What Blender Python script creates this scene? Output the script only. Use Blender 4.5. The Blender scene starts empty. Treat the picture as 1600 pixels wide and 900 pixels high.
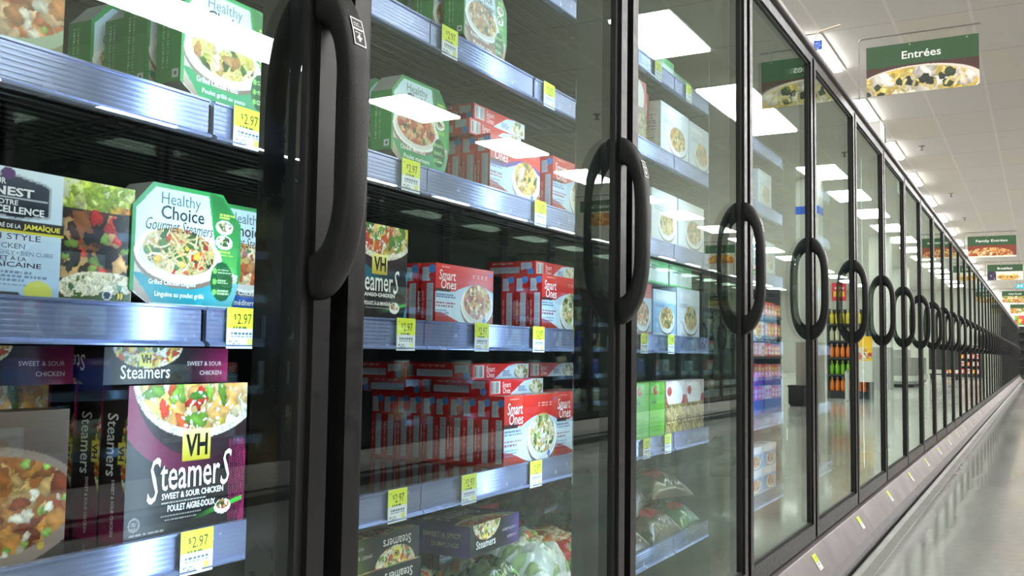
import bpy, bmesh, math, random
import numpy as np
from mathutils import Vector, Matrix

sc = bpy.context.scene
COL = sc.collection

# ------------------------------------------------------------------ camera, light, exposure
CAM_H = 0.81
YAW, PITCH, ROLL = 0.512616, 0.0666517, 0.014227
FOCAL_PX = 1470.0
cd = bpy.data.cameras.new('camera')
cd.sensor_width = 36.0
cd.lens = FOCAL_PX / 1600.0 * 36.0
cd.clip_start = 0.02
cam = bpy.data.objects.new('camera', cd)
COL.objects.link(cam)
fw = Vector((-math.sin(YAW) * math.cos(PITCH), math.cos(YAW) * math.cos(PITCH), math.sin(PITCH)))
rt = Vector((math.cos(YAW), math.sin(YAW), 0))
up = rt.cross(fw)
r2 = math.cos(ROLL) * rt + math.sin(ROLL) * up
u2 = -math.sin(ROLL) * rt + math.cos(ROLL) * up
m = Matrix((r2, u2, -fw)).transposed().to_4x4()
m.translation = Vector((0.645069, 0, CAM_H))
cam.matrix_world = m
sc.camera = cam

TROFFER = 36.0          # ceiling panels
FREEZER_LAMP = 18.0    # light strips inside the cabinets on the left
ACROSS_LAMP = 9.0
sc.view_settings.view_transform = 'Standard'
sc.view_settings.look = 'None'
sc.view_settings.gamma = 1.0
sc.view_settings.use_curve_mapping = False
sc.view_settings.exposure = 0.0
w = bpy.data.worlds.new('world')
w.use_nodes = True
w.node_tree.nodes['Background'].inputs[0].default_value = (0.9, 0.95, 1, 1)
w.node_tree.nodes['Background'].inputs[1].default_value = 0.02
sc.world = w
cy = sc.cycles
cy.max_bounces = 10
cy.diffuse_bounces = 3
cy.glossy_bounces = 5
cy.transparent_max_bounces = 24
cy.sample_clamp_indirect = 4.0
cy.caustics_reflective = False
cy.caustics_refractive = False
cy.use_denoising = True

# ------------------------------------------------------------------ helpers
def lin(c):
    a = np.asarray(c, dtype=np.float64)
    return np.where(a <= 0.04045, a / 12.92, ((a + 0.055) / 1.055) ** 2.4)

def rgb(r, g, b):
    return (r / 255.0, g / 255.0, b / 255.0)

def mat(name, col=(0.5, 0.5, 0.5), rough=0.5, metal=0.0, spec=0.5, coat=0.0):
    mm = bpy.data.materials.new(name)
    mm.use_nodes = True
    b = mm.node_tree.nodes['Principled BSDF']
    l = lin(col)
    b.inputs['Base Color'].default_value = (l[0], l[1], l[2], 1)
    b.inputs['Roughness'].default_value = rough
    b.inputs['Metallic'].default_value = metal
    b.inputs['Specular IOR Level'].default_value = spec
    b.inputs['Coat Weight'].default_value = coat
    return mm

def nodes(mm):
    nt = mm.node_tree
    return nt, nt.nodes, nt.links, nt.nodes['Principled BSDF']

def noise_rough(mm, scale, lo, hi, bump=0.0, stretch=(1, 1, 1), bscale=None):
    nt, N, L, b = nodes(mm)
    tc = N.new('ShaderNodeTexCoord')
    mp = N.new('ShaderNodeMapping')
    mp.inputs['Scale'].default_value = stretch
    L.new(tc.outputs['Object'], mp.inputs[0])
    nz = N.new('ShaderNodeTexNoise')
    nz.inputs['Scale'].default_value = scale
    nz.inputs['Detail'].default_value = 5
    L.new(mp.outputs[0], nz.inputs['Vector'])
    mr = N.new('ShaderNodeMapRange')
    mr.inputs['From Min'].default_value = 0.3
    mr.inputs['From Max'].default_value = 0.7
    mr.inputs['To Min'].default_value = lo
    mr.inputs['To Max'].default_value = hi
    L.new(nz.outputs['Fac'], mr.inputs['Value'])
    L.new(mr.outputs[0], b.inputs['Roughness'])
    if bump:
        nb = N.new('ShaderNodeTexNoise')
        nb.inputs['Scale'].default_value = bscale or scale
        L.new(mp.outputs[0], nb.inputs['Vector'])
        bp = N.new('ShaderNodeBump')
        bp.inputs['Strength'].default_value = bump
        bp.inputs['Distance'].default_value = 0.002
        L.new(nb.outputs['Fac'], bp.inputs['Height'])
        L.new(bp.outputs[0], b.inputs['Normal'])
    return mm

def emit(name, col, strength):
    mm = bpy.data.materials.new(name)
    mm.use_nodes = True
    nt = mm.node_tree
    nt.nodes.clear()
    o = nt.nodes.new('ShaderNodeOutputMaterial')
    e = nt.nodes.new('ShaderNodeEmission')
    e.inputs[0].default_value = (*col, 1)
    e.inputs[1].default_value = strength
    nt.links.new(e.outputs[0], o.inputs[0])
    return mm

def glass_mat(name, tint, n_surf):
    """insulated glazing: clear, faintly green, mirror reflection that grows towards grazing view"""
    mm = bpy.data.materials.new(name)
    mm.use_nodes = True
    nt = mm.node_tree
    N, L = nt.nodes, nt.links
    N.clear()
    o = N.new('ShaderNodeOutputMaterial')
    mix = N.new('ShaderNodeMixShader')
    tr = N.new('ShaderNodeBsdfTransparent')
    tr.inputs[0].default_value = (*tint, 1)
    gl = N.new('ShaderNodeBsdfGlossy')
    gl.inputs['Roughness'].default_value = 0.0
    gl.inputs['Color'].default_value = (0.87, 1.0, 0.91, 1)
    g = N.new('ShaderNodeNewGeometry')
    dt = N.new('ShaderNodeVectorMath'); dt.operation = 'DOT_PRODUCT'
    L.new(g.outputs['Incoming'], dt.inputs[0]); L.new(g.outputs['Normal'], dt.inputs[1])
    ab = N.new('ShaderNodeMath'); ab.operation = 'ABSOLUTE'
    L.new(dt.outputs['Value'], ab.inputs[0])
    om = N.new('ShaderNodeMath'); om.operation = 'SUBTRACT'; om.inputs[0].default_value = 1.0
    L.new(ab.outputs[0], om.inputs[1])
    pw = N.new('ShaderNodeMath'); pw.operation = 'POWER'; pw.inputs[1].default_value = 5.0
    L.new(om.outputs[0], pw.inputs[0])
    ma = N.new('ShaderNodeMath'); ma.operation = 'MULTIPLY_ADD'
    ma.inputs[1].default_value = 0.96; ma.inputs[2].default_value = 0.04
    L.new(pw.outputs[0], ma.inputs[0])
    # n surfaces: R = n r / (1 + (n - 1) r)
    nu = N.new('ShaderNodeMath'); nu.operation = 'MULTIPLY'; nu.inputs[1].default_value = n_surf
    L.new(ma.outputs[0], nu.inputs[0])
    de = N.new('ShaderNodeMath'); de.operation = 'MULTIPLY_ADD'
    de.inputs[1].default_value = n_surf - 1; de.inputs[2].default_value = 1.0
    L.new(ma.outputs[0], de.inputs[0])
    dv = N.new('ShaderNodeMath'); dv.operation = 'DIVIDE'
    L.new(nu.outputs[0], dv.inputs[0]); L.new(de.outputs[0], dv.inputs[1])
    L.new(dv.outputs[0], mix.inputs[0])
    L.new(tr.outputs[0], mix.inputs[1]); L.new(gl.outputs[0], mix.inputs[2])
    L.new(mix.outputs[0], o.inputs[0])
    return mm

def print_mat(name, rough, coat=0.0):
    mm = bpy.data.materials.new(name)
    mm.use_nodes = True
    nt, N, L, b = nodes(mm)
    a = N.new('ShaderNodeAttribute')
    a.attribute_name = 'print'
    L.new(a.outputs['Color'], b.inputs['Base Color'])
    nz = N.new('ShaderNodeTexNoise')
    nz.inputs['Scale'].default_value = 14
    tc = N.new('ShaderNodeTexCoord')
    L.new(tc.outputs['Object'], nz.inputs['Vector'])
    mr = N.new('ShaderNodeMapRange')
    mr.inputs['To Min'].default_value = rough * 0.8
    mr.inputs['To Max'].default_value = rough * 1.25
    L.new(nz.outputs['Fac'], mr.inputs['Value'])
    L.new(mr.outputs[0], b.inputs['Roughness'])
    b.inputs['Coat Weight'].default_value = coat
    b.inputs['Coat Roughness'].default_value = 0.12
    return mm

M_card = print_mat('printed_carton', 0.32)
M_film = print_mat('printed_film', 0.16, 0.3)
M_paper = print_mat('printed_paper', 0.55)
M_frame = noise_rough(mat('door_frame_black', rgb(18, 16, 17), 0.38, 0.0, 0.4), 60, 0.30, 0.44)
M_gasket = mat('gasket_rubber', rgb(12, 12, 13), 0.6)
M_handle = noise_rough(mat('handle_plastic', rgb(11, 10, 10), 0.45, 0.0, 0.3), 25, 0.40, 0.52, 0.25, bscale=700)
M_glass = glass_mat('door_glass', (0.93, 0.965, 0.945), 1.7)
M_inner = mat('freezer_interior', rgb(13, 14, 16), 0.6, 0.0, 0.15)
M_mull = noise_rough(mat('mullion_enamel', rgb(26, 28, 28), 0.2), 20, 0.15, 0.3)
M_lamp = emit('freezer_lamp_glow', (0.58, 0.78, 1.0), FREEZER_LAMP)
M_lamp2 = emit('across_lamp_glow', (0.45, 0.75, 1.0), ACROSS_LAMP)
M_troffer = emit('ceiling_panel_glow', (1.0, 0.985, 0.95), TROFFER)
M_rail = noise_rough(mat('price_rail_plastic', rgb(150, 161, 204), 0.2, 0.65), 40, 0.2, 0.28)
M_deck = mat('shelf_deck_black', rgb(13, 13, 14), 0.12)
M_wire = mat('wire_shelf_coating', rgb(46, 50, 54), 0.2)
M_kick = noise_rough(mat('kick_panel_taupe', rgb(108, 99, 102), 0.42), 8, 0.36, 0.5)
M_canopy = noise_rough(mat('canopy_grey', rgb(120, 114, 116), 0.4), 8, 0.34, 0.48)
M_strip = mat('toe_strip_grey', rgb(138, 135, 138), 0.45)
M_black = mat('black_plastic', rgb(16, 16, 17), 0.45)
M_steel = noise_rough(mat('brushed_steel', rgb(130, 130, 132), 0.45, 0.8), 30, 0.4, 0.55)
M_grey = mat('grey_paint', rgb(140, 140, 138), 0.5)
M_white = mat('white_paint', rgb(214, 214, 208), 0.5)
M_tframe = mat('troffer_white_enamel', rgb(225, 224, 218), 0.4)
M_wirerod = mat('grey_rod', rgb(120, 116, 114), 0.35, 0.6)

class MB:
    """collects shapes, links them as one mesh object"""
    def __init__(s):
        s.v, s.f, s.mi, s.mats, s.sm = [], [], [], [], []
    def _m(s, m_):
        if m_ not in s.mats:
            s.mats.append(m_)
        return s.mats.index(m_)
    def add(s, vs, fs, m_, smooth=False):
        o = len(s.v)
        s.v += [tuple(p) for p in vs]
        k = s._m(m_)
        for f in fs:
            s.f.append([i + o for i in f]); s.mi.append(k); s.sm.append(smooth)
    def box(s, x0, x1, y0, y1, z0, z1, m_):
        vs = [(x0, y0, z0), (x1, y0, z0), (x1, y1, z0), (x0, y1, z0), (x0, y0, z1), (x1, y0, z1), (x1, y1, z1), (x0, y1, z1)]
        s.add(vs, [(0, 3, 2, 1), (4, 5, 6, 7), (0, 1, 5, 4), (1, 2, 6, 5), (2, 3, 7, 6), (3, 0, 4, 7)], m_)
    def prism_y(s, prof, y0, y1, m_):
        """closed profile of (x, z), counter-clockwise seen from -y, run from y0 to y1"""
        n = len(prof)
        vs = [(x, y0, z) for x, z in prof] + [(x, y1, z) for x, z in prof]
        fs = [(i, (i + 1) % n, n + (i + 1) % n, n + i) for i in range(n)]
        fs += [tuple(range(n - 1, -1, -1)), tuple(range(n, 2 * n))]
        s.add(vs, fs, m_)
    def prism_z(s, prof, z0, z1, m_, smooth=False):
        n = len(prof)
        vs = [(x, y, z0) for x, y in prof] + [(x, y, z1) for x, y in prof]
        s.add(vs, [(i, (i + 1) % n, n + (i + 1) % n, n + i) for i in range(n)], m_, smooth)
        s.add(vs, [tuple(range(n - 1, -1, -1)), tuple(range(n, 2 * n))], m_)
    def tube(s, path, r, m_, n=8, caps=True):
        path = [Vector(p) for p in path]
        rs = r if isinstance(r, (list, tuple)) else [r] * len(path)
        vs, fs = [], []
        ref = None
        for i, p in enumerate(path):
            t = (path[min(i + 1, len(path) - 1)] - path[max(i - 1, 0)]).normalized()
            if ref is None:
                a = Vector((0, 0, 1)) if abs(t.z) < 0.9 else Vector((1, 0, 0))
                ref = t.cross(a).normalized()
            ref = (ref - t * ref.dot(t)).normalized()
            b = t.cross(ref)
            for k in range(n):
                an = 2 * math.pi * k / n
                vs.append(p + (ref * math.cos(an) + b * math.sin(an)) * rs[i])
        for i in range(len(path) - 1):
            for k in range(n):
                fs.append((i * n + k, i * n + (k + 1) % n, (i + 1) * n + (k + 1) % n, (i + 1) * n + k))
        s.add(vs, fs, m_, True)
        if caps:
            e = (len(path) - 1) * n
            s.add(vs, [tuple(range(n - 1, -1, -1)), tuple(range(e, e + n))], m_)
    def mesh(s, name):
        me = bpy.data.meshes.new(name)
        me.from_pydata(s.v, [], s.f)
        for m_ in s.mats:
            me.materials.append(m_)
        me.polygons.foreach_set('material_index', s.mi)
        me.polygons.foreach_set('use_smooth', s.sm)
        me.update()
        return me
    def build(s, name, parent=None, bevel=0.0):
        o = bpy.data.objects.new(name, s.mesh(name))
        COL.objects.link(o)
        if parent: o.parent = parent
        if bevel:
            b = o.modifiers.new('bevel', 'BEVEL')
            b.width = bevel; b.segments = 2; b.limit_method = 'ANGLE'
        return o

def tag(o, label=None, cat=None, group=None, kind=None):
    if label: o['label'] = label
    if cat: o['category'] = cat
    if group: o['group'] = group
    if kind: o['kind'] = kind
    return o

def empty(name, loc=(0, 0, 0), rz=0.0):
    o = bpy.data.objects.new(name, None)
    o.empty_display_size = 0.05
    COL.objects.link(o)
    o.location = loc
    o.rotation_euler = (0, 0, rz)
    return o

def copy_tree(o, parent=None):
    c = o.copy()
    COL.objects.link(c)
    c.parent = parent
    for ch in [x for x in COL.objects if x.parent == o]:
        copy_tree(ch, c)
    return c

ONES = ['', 'first', 'second', 'third', 'fourth', 'fifth', 'sixth', 'seventh', 'eighth', 'ninth', 'tenth', 'eleventh', 'twelfth',
        'thirteenth', 'fourteenth', 'fifteenth', 'sixteenth', 'seventeenth', 'eighteenth', 'nineteenth']
def nth(k):
    if k < 20: return ONES[k]
    t = {2: 'twent', 3: 'thirt', 4: 'fort', 5: 'fift'}[k // 10]
    return t + ('ieth' if k % 10 == 0 else 'y-' + ONES[k % 10])

# ---- lettering: outlines of the built-in font turned into mesh once per string
_txt = {}
def text2d(st, bold=0.0, shear=0.0, res=2):
    key = (st, bold, shear, res)
    if key in _txt: return _txt[key]
    cu = bpy.data.curves.new('lettering', 'FONT')
    cu.body = st
    cu.size = 1.0
    cu.offset = bold
    cu.shear = shear
    cu.resolution_u = res
    ob = bpy.data.objects.new('lettering', cu)
    COL.objects.link(ob)
    dg = bpy.context.evaluated_depsgraph_get()
    ev = ob.evaluated_get(dg)
    me = ev.to_mesh()
    V = np.array([v.co[:2] for v in me.vertices]) if len(me.vertices) else np.zeros((0, 2))
    F = [tuple(p.vertices) for p in me.polygons]
    ev.to_mesh_clear()
    bpy.data.objects.remove(ob)
    bpy.data.curves.remove(cu)
    _txt[key] = (V, F)
    return V, F

class Canvas:
    """a small painter: printed artwork as colours on a grid, centimetres, origin bottom left"""
    def __init__(s, W, H, res, col):
        s.W, s.H = W, H
        s.nx, s.ny = max(2, int(W * res) + 1), max(2, int(H * res) + 1)
        s.X, s.Y = np.meshgrid(np.linspace(0, W, s.nx), np.linspace(0, H, s.ny))
        s.a = np.zeros((s.ny, s.nx, 3)); s.a[:] = col
    def put(s, mask, c, al=1.0):
        k = (mask * al)[..., None] if not np.isscalar(al) or mask.dtype != bool else (mask.astype(float) * al)[..., None]
        s.a = s.a * (1 - k) + np.asarray(c) * k
    def rect(s, x0, y0, x1, y1, c, al=1.0):
        s.put((s.X >= x0) & (s.X <= x1) & (s.Y >= y0) & (s.Y <= y1), c, al)
    def m_ell(s, cx, cy, rx, ry, rot=0.0):
        dx, dy = s.X - cx, s.Y - cy
        c, n = math.cos(rot), math.sin(rot)
        return ((dx * c + dy * n) / rx) ** 2 + ((-dx * n + dy * c) / ry) ** 2
    def ell(s, cx, cy, rx, ry, c, rot=0.0, al=1.0):
        s.put(s.m_ell(cx, cy, rx, ry, rot) < 1, c, al)
    def m_poly(s, pts):
        ins = np.zeros(s.X.shape, bool)
        n = len(pts)
        for i in range(n):
            (x0, y0), (x1, y1) = pts[i], pts[(i + 1) % n]
            if y0 == y1: continue
            cr = ((y0 > s.Y) != (y1 > s.Y)) & (s.X < (x1 - x0) * (s.Y - y0) / (y1 - y0) + x0)
            ins ^= cr
        return ins
    def poly(s, pts, c, al=1.0):
        s.put(s.m_poly(pts), c, al)
    def grad(s, mask, c0, c1, axis=1, lo=None, hi=None):
        q = s.Y if axis else s.X
        lo = q[mask].min() if lo is None else lo
        hi = q[mask].max() if hi is None else hi
        t = np.clip((q - lo) / max(hi - lo, 1e-6), 0, 1)[..., None]
        cc = np.asarray(c0) * (1 - t) + np.asarray(c1) * t
        s.a = np.where(mask[..., None], cc, s.a)
    def food(s, mask, pal, n, r0, r1, seed, asp=(0.5, 1.0)):
        """scatter of printed morsels within a mask"""
        rg = random.Random(seed)
        ys, xs = np.nonzero(mask)
        if len(ys) == 0: return
        dx, dy = s.W / (s.nx - 1), s.H / (s.ny - 1)
        for _ in range(n):
            k = rg.randrange(len(ys))
            cx, cy = xs[k] * dx, ys[k] * dy
            r = rg.uniform(r0, r1); q = r * rg.uniform(*asp); ro = rg.uniform(0, math.pi)
            c = np.array(pal[rg.randrange(len(pal))]) * rg.uniform(0.8, 1.12)
            x0, x1 = max(0, int((cx - r) / dx)), min(s.nx, int((cx + r) / dx) + 2)
            y0, y1 = max(0, int((cy - r) / dy)), min(s.ny, int((cy + r) / dy) + 2)
            X, Y = s.X[y0:y1, x0:x1] - cx, s.Y[y0:y1, x0:x1] - cy
            c_, n_ = math.cos(ro), math.sin(ro)
            th = np.arctan2(Y, X)
            p1, p2, p3 = rg.uniform(0, 6), rg.uniform(0, 6), rg.uniform(0, 6)
            d = ((X * c_ + Y * n_) / r) ** 2 + ((-X * n_ + Y * c_) / q) ** 2
            d = d * (1 + 0.20 * np.sin(3 * th + p1) + 0.14 * np.sin(5 * th + p2) + 0.10 * np.sin(9 * th + p3))
            mk = (d < 0.9) & mask[y0:y1, x0:x1]
            tex = 0.09 * np.sin(X * 3.1 / r + 1.3 * np.sin(Y * 4 / r) + p1) * np.sin(Y * 3.7 / r + p2) + 0.05 * np.sin((X * 0.6 + Y) * 6.5 / r + 1.5 * np.sin(X * 3 / r) + p3)
            sh = np.clip(1.04 - 0.26 * d + 0.10 * Y / r + tex, 0.3, 1.3)[..., None]
            s.a[y0:y1, x0:x1] = np.where(mk[..., None], np.clip(c * sh, 0, 1), s.a[y0:y1, x0:x1])
    def strands(s, mask, pal, n, L, wd, seed):
        """noodles: short curved ribbons"""
        rg = random.Random(seed)
        ys, xs = np.nonzero(mask)
        if len(ys) == 0: return
        dx, dy = s.W / (s.nx - 1), s.H / (s.ny - 1)
        for _ in range(n):
            k = rg.randrange(len(ys))
            x, y = xs[k] * dx, ys[k] * dy
            an = rg.uniform(0, 6.28); cv = rg.uniform(-1.2, 1.2) / L * 2
            c = np.array(pal[rg.randrange(len(pal))]) * rg.uniform(0.82, 1.1)
            st = wd * 0.6
            for i in range(int(L / st)):
                x0, x1 = max(0, int((x - wd) / dx)), min(s.nx, int((x + wd) / dx) + 2)
                y0, y1 = max(0, int((y - wd) / dy)), min(s.ny, int((y + wd) / dy) + 2)
                if x0 < x1 and y0 < y1:
                    d = ((s.X[y0:y1, x0:x1] - x) ** 2 + (s.Y[y0:y1, x0:x1] - y) ** 2) / wd ** 2
                    mk = (d < 1) & mask[y0:y1, x0:x1]
                    s.a[y0:y1, x0:x1] = np.where(mk[..., None], np.clip(c * (1.08 - 0.35 * d)[..., None], 0, 1), s.a[y0:y1, x0:x1])
                x += math.cos(an) * st; y += math.sin(an) * st; an += cv * st
    def lines(s, x0, y0, x1, y1, n, c, seed, h=0.5):
        """body copy too small to read: rows of broken dashes"""
        rg = random.Random(seed)
        dh = (y1 - y0) / n
        for i in range(n):
            yb = y0 + i * dh
            x = x0
            xe = x1 - rg.uniform(0, 0.35) * (x1 - x0)
            while x < xe:
                ww = rg.uniform(0.25, 0.8) * dh * 2
                s.rect(x, yb, min(x + ww, xe), yb + dh * h, c)
                x += ww + dh * 0.35
    def bars(s, x0, y0, x1, y1, seed, vertical=True):
        s.rect(x0, y0, x1, y1, rgb(225, 228, 230))
        rg = random.Random(seed)
        t, e = (x0, x1) if vertical else (y0, y1)
        t += (e - t) * 0.06
        while t < e - 0.05:
            ww = rg.choice([0.06, 0.1, 0.16])
            if vertical: s.rect(t, y0 + 0.1, t + ww, y1 - 0.1, rgb(40, 42, 46))
            else: s.rect(x0 + 0.1, t, x1 - 0.1, t + ww, rgb(40, 42, 46))
            t += ww + rg.choice([0.08, 0.12, 0.18])

class Pack:
    """one printed thing as one mesh: painted grids, plain faces and lettering, coloured by its print"""
    def __init__(s):
        s.v, s.c, s.f = [], [], []
        s.n = 0
    def _add(s, V, Cc, F):
        s.v.append(np.asarray(V, float)); s.c.append(np.asarray(Cc, float))
        s.f += [tuple(i + s.n for i in f) for f in F]
        s.n += len(V)
    def grid(s, cv, fn, L=None, R=None):
        """lay canvas cv with fn(S, T) (metres) -> xyz; L, R optional left/right edge of each row (metres)"""
        S = cv.X / 100.0; T = cv.Y / 100.0
        col = cv.a
        if L is not None:
            t = T[:, 0]
            l = np.array([L(q) for q in t])[:, None]; r = np.array([R(q) for q in t])[:, None]
            S = l + (r - l) * (cv.X / cv.W)
            ix = np.clip(np.rint(S * 100 / cv.W * (cv.nx - 1)).astype(int), 0, cv.nx - 1)
            col = np.take_along_axis(cv.a, ix[..., None].repeat(3, 2), axis=1)
        P = np.stack(fn(S, T), -1).reshape(-1, 3)
        nx, ny = cv.nx, cv.ny
        i = np.arange(nx * ny).reshape(ny, nx)
        F = np.stack([i[:-1, :-1], i[:-1, 1:], i[1:, 1:], i[1:, :-1]], -1).reshape(-1, 4)
        s._add(P, lin(np.clip(col, 0, 1)).reshape(-1, 3), F.tolist())
    def face(s, pts, c):
        s._add(pts, [lin(c)] * len(pts), [tuple(range(len(pts)))])
    def text(s, st, fn, cx, cy, h, c, bold=0.0, shear=0.0, width=None, rot=0.0, anchor='c', sx=1.0, res=2, curve=0.0):
        """cx, cy, h, width in cm; h is the height of the string's outline box"""
        V, F = text2d(st, bold, shear, res)
        if len(V) == 0: return
        lo, hi = V.min(0), V.max(0)
        k = h / (hi[1] - lo[1])
        kx = k * sx if width is None else width / (hi[0] - lo[0])
        q = (V - lo) * [kx, k]
        ww = (hi[0] - lo[0]) * kx
        q[:, 1] -= h / 2
        if anchor == 'c': q[:, 0] -= ww / 2
        elif anchor == 'r': q[:, 0] -= ww
        if curve: q[:, 1] += curve * (1 - (q[:, 0] / (ww / 2)) ** 2)
        co, sn = math.cos(rot), math.sin(rot)
        X = (q[:, 0] * co - q[:, 1] * sn + cx) / 100; Y = (q[:, 0] * sn + q[:, 1] * co + cy) / 100
        P = np.stack(fn(X, Y), -1)
        s._add(P, [lin(c)] * len(P), F)
    def mesh(s, name, m_=None):
        V = np.concatenate(s.v); Cc = np.concatenate(s.c)
        me = bpy.data.meshes.new(name)
        me.from_pydata(V.tolist(), [], s.f)
        at = me.color_attributes.new('print', 'FLOAT_COLOR', 'POINT')
        at.data.foreach_set('color', np.concatenate([Cc, np.ones((len(Cc), 1))], 1).astype(np.float32).ravel())
        me.materials.append(m_ or M_card)
        me.update()
        return me

def place(me, name, label, cat, x, y, z, rz=0.0, ry=0.0, group=None, rx=0.0):
    o = bpy.data.objects.new(name, me)
    COL.objects.link(o)
    o.rotation_mode = 'ZYX' if False else 'XYZ'
    o.matrix_world = Matrix.Translation((x, y, z)) @ Matrix.Rotation(rz, 4, 'Z') @ Matrix.Rotation(ry, 4, 'Y') @ Matrix.Rotation(rx, 4, 'X')
    return tag(o, label, cat, group)

# faces of a carton: y to the right seen from the aisle, z up, front face at x = 0, depth T towards -x
EPS = 0.00035
def f_front(e=0.0):
    return lambda S, T: (np.zeros_like(S) + e, S, T)
def f_left(Td, e=0.0):
    return lambda S, T: (S - Td, np.zeros_like(S) - e, T)
def f_top(H, e=0.0):
    return lambda S, T: (-T, S, np.zeros_like(S) + H + e)
def f_right(W, e=0.0):
    return lambda S, T: (-S, np.zeros_like(S) + W + e, T)

def box_rest(p, W, H, T, c_back, c_bottom, c_right=None):
    p.face([(-T, W, 0), (-T, 0, 0), (-T, 0, H), (-T, W, H)], c_back)
    p.face([(-T, 0, 0), (-T, W, 0), (0, W, 0), (0, 0, 0)], c_bottom)
    if c_right is not None:
        p.face([(0, W, 0), (-T, W, 0), (-T, W, H), (0, W, H)], c_right)

# ------------------------------------------------------------------ printed cartons (shared meshes)
PASTA = [rgb(236, 214, 150), rgb(224, 196, 120), rgb(245, 232, 185)]
GREENS = [rgb(52, 96, 36), rgb(78, 128, 48), rgb(40, 72, 30)]
REDS = [rgb(196, 40, 28), rgb(214, 74, 40)]
CHICK = [rgb(206, 156, 98), rgb(186, 128, 70), rgb(228, 194, 150)]

def plate(cv, cx, cy, rx, ry, seed, kind, rot=0.0, rim=rgb(240, 242, 244)):
    cv.ell(cx, cy - ry * 0.12, rx * 1.02, ry * 1.06, rgb(120, 104, 90), rot)
    cv.ell(cx, cy, rx, ry, rim, rot)
    cv.ell(cx, cy - ry * 0.05, rx * 0.9, ry * 0.84, rgb(214, 216, 214), rot)
    mk = cv.m_ell(cx, cy + ry * 0.18, rx * 0.82, ry * 0.86, rot) < 1
    cv.put(mk, rgb(196, 166, 100))
    A = rx * ry
    if kind == 'linguini':
        cv.strands(mk, PASTA, 150, rx * 0.9, 0.12, seed)
        cv.food(mk, CHICK, 13, 0.5, 1.1, seed + 1)
        cv.food(mk, GREENS, 26, 0.3, 0.8, seed + 2, (0.7, 1))
        cv.food(mk, REDS + [rgb(240, 190, 60)], 16, 0.3, 0.75, seed + 3)
        cv.strands(mk, PASTA, 35, rx * 0.5, 0.11, seed + 4)
    elif kind == 'pesto':
        cv.strands(mk, [rgb(226, 206, 110), rgb(206, 196, 90), rgb(240, 226, 150)], 160, 1.5, 0.2, seed)
        cv.food(mk, [rgb(226, 200, 60), rgb(200, 196, 80)], 24, 0.3, 1.0, seed + 1, (0.3, 0.6))
        cv.food(mk, GREENS, 16, 0.3, 0.8, seed + 2)
        cv.food(mk, [rgb(232, 214, 180)] + CHICK, 12, 0.5, 1.1, seed + 3)
    elif kind == 'chicken':
        cv.food(mk, [rgb(150, 100, 52), rgb(206, 160, 80), rgb(232, 196, 110), rgb(188, 130, 60)], 90, 0.4, 1.1, seed)
        cv.food(mk, GREENS, 14, 0.3, 0.7, seed + 2)
        cv.food(mk, [rgb(232, 214, 180)], 12, 0.3, 0.8, seed + 4)
    elif kind == 'red':
        cv.food(mk, [rgb(190, 96, 56), rgb(214, 150, 96), rgb(232, 206, 170), rgb(170, 60, 36)], 100, 0.4, 1.1, seed)
        cv.food(mk, GREENS, 12, 0.25, 0.5, seed + 2)
    elif kind == 'alfredo':
        cv.food(mk, [rgb(236, 230, 200), rgb(226, 216, 170), rgb(244, 240, 224)], 90, 0.4, 1.0, seed, (0.4, 0.8))
        cv.food(mk, [rgb(110, 150, 60), rgb(70, 110, 44), rgb(160, 190, 96)], 26, 0.3, 0.8, seed + 2)
    elif kind == 'ziti':
        cv.strands(mk, [rgb(196, 120, 50), rgb(220, 160, 80), rgb(236, 206, 140)], 120, 1.6, 0.28, seed)
        cv.food(mk, [rgb(170, 70, 30), rgb(240, 226, 190)], 40, 0.3, 0.7, seed + 2)
    elif kind == 'noodle':
        cv.strands(mk, [rgb(222, 206, 140), rgb(202, 180, 104), rgb(236, 226, 180)], 150, 2.2, 0.14, seed)
        cv.food(mk, GREENS + REDS, 14, 0.3, 0.6, seed + 2)

OCT_W, OCT_H, OCT_T = 16.0, 13.9, 4.0
def octL(t):
    t = t * 100
    return (3.0 * (1 - t / 1.8) if t < 1.8 else 0.0 if t < 11.0 else 2.6 * (t - 11.0) / 2.9) / 100
def octR(t):
    t = t * 100
    return (14.7 + 1.3 * t / 4.4 if t < 4.4 else 16.0 - 0.2 * (t - 4.4) / 6.1 if t < 10.5 else 15.8 - 3.0 * (t - 10.5) / 3.4) / 100

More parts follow.
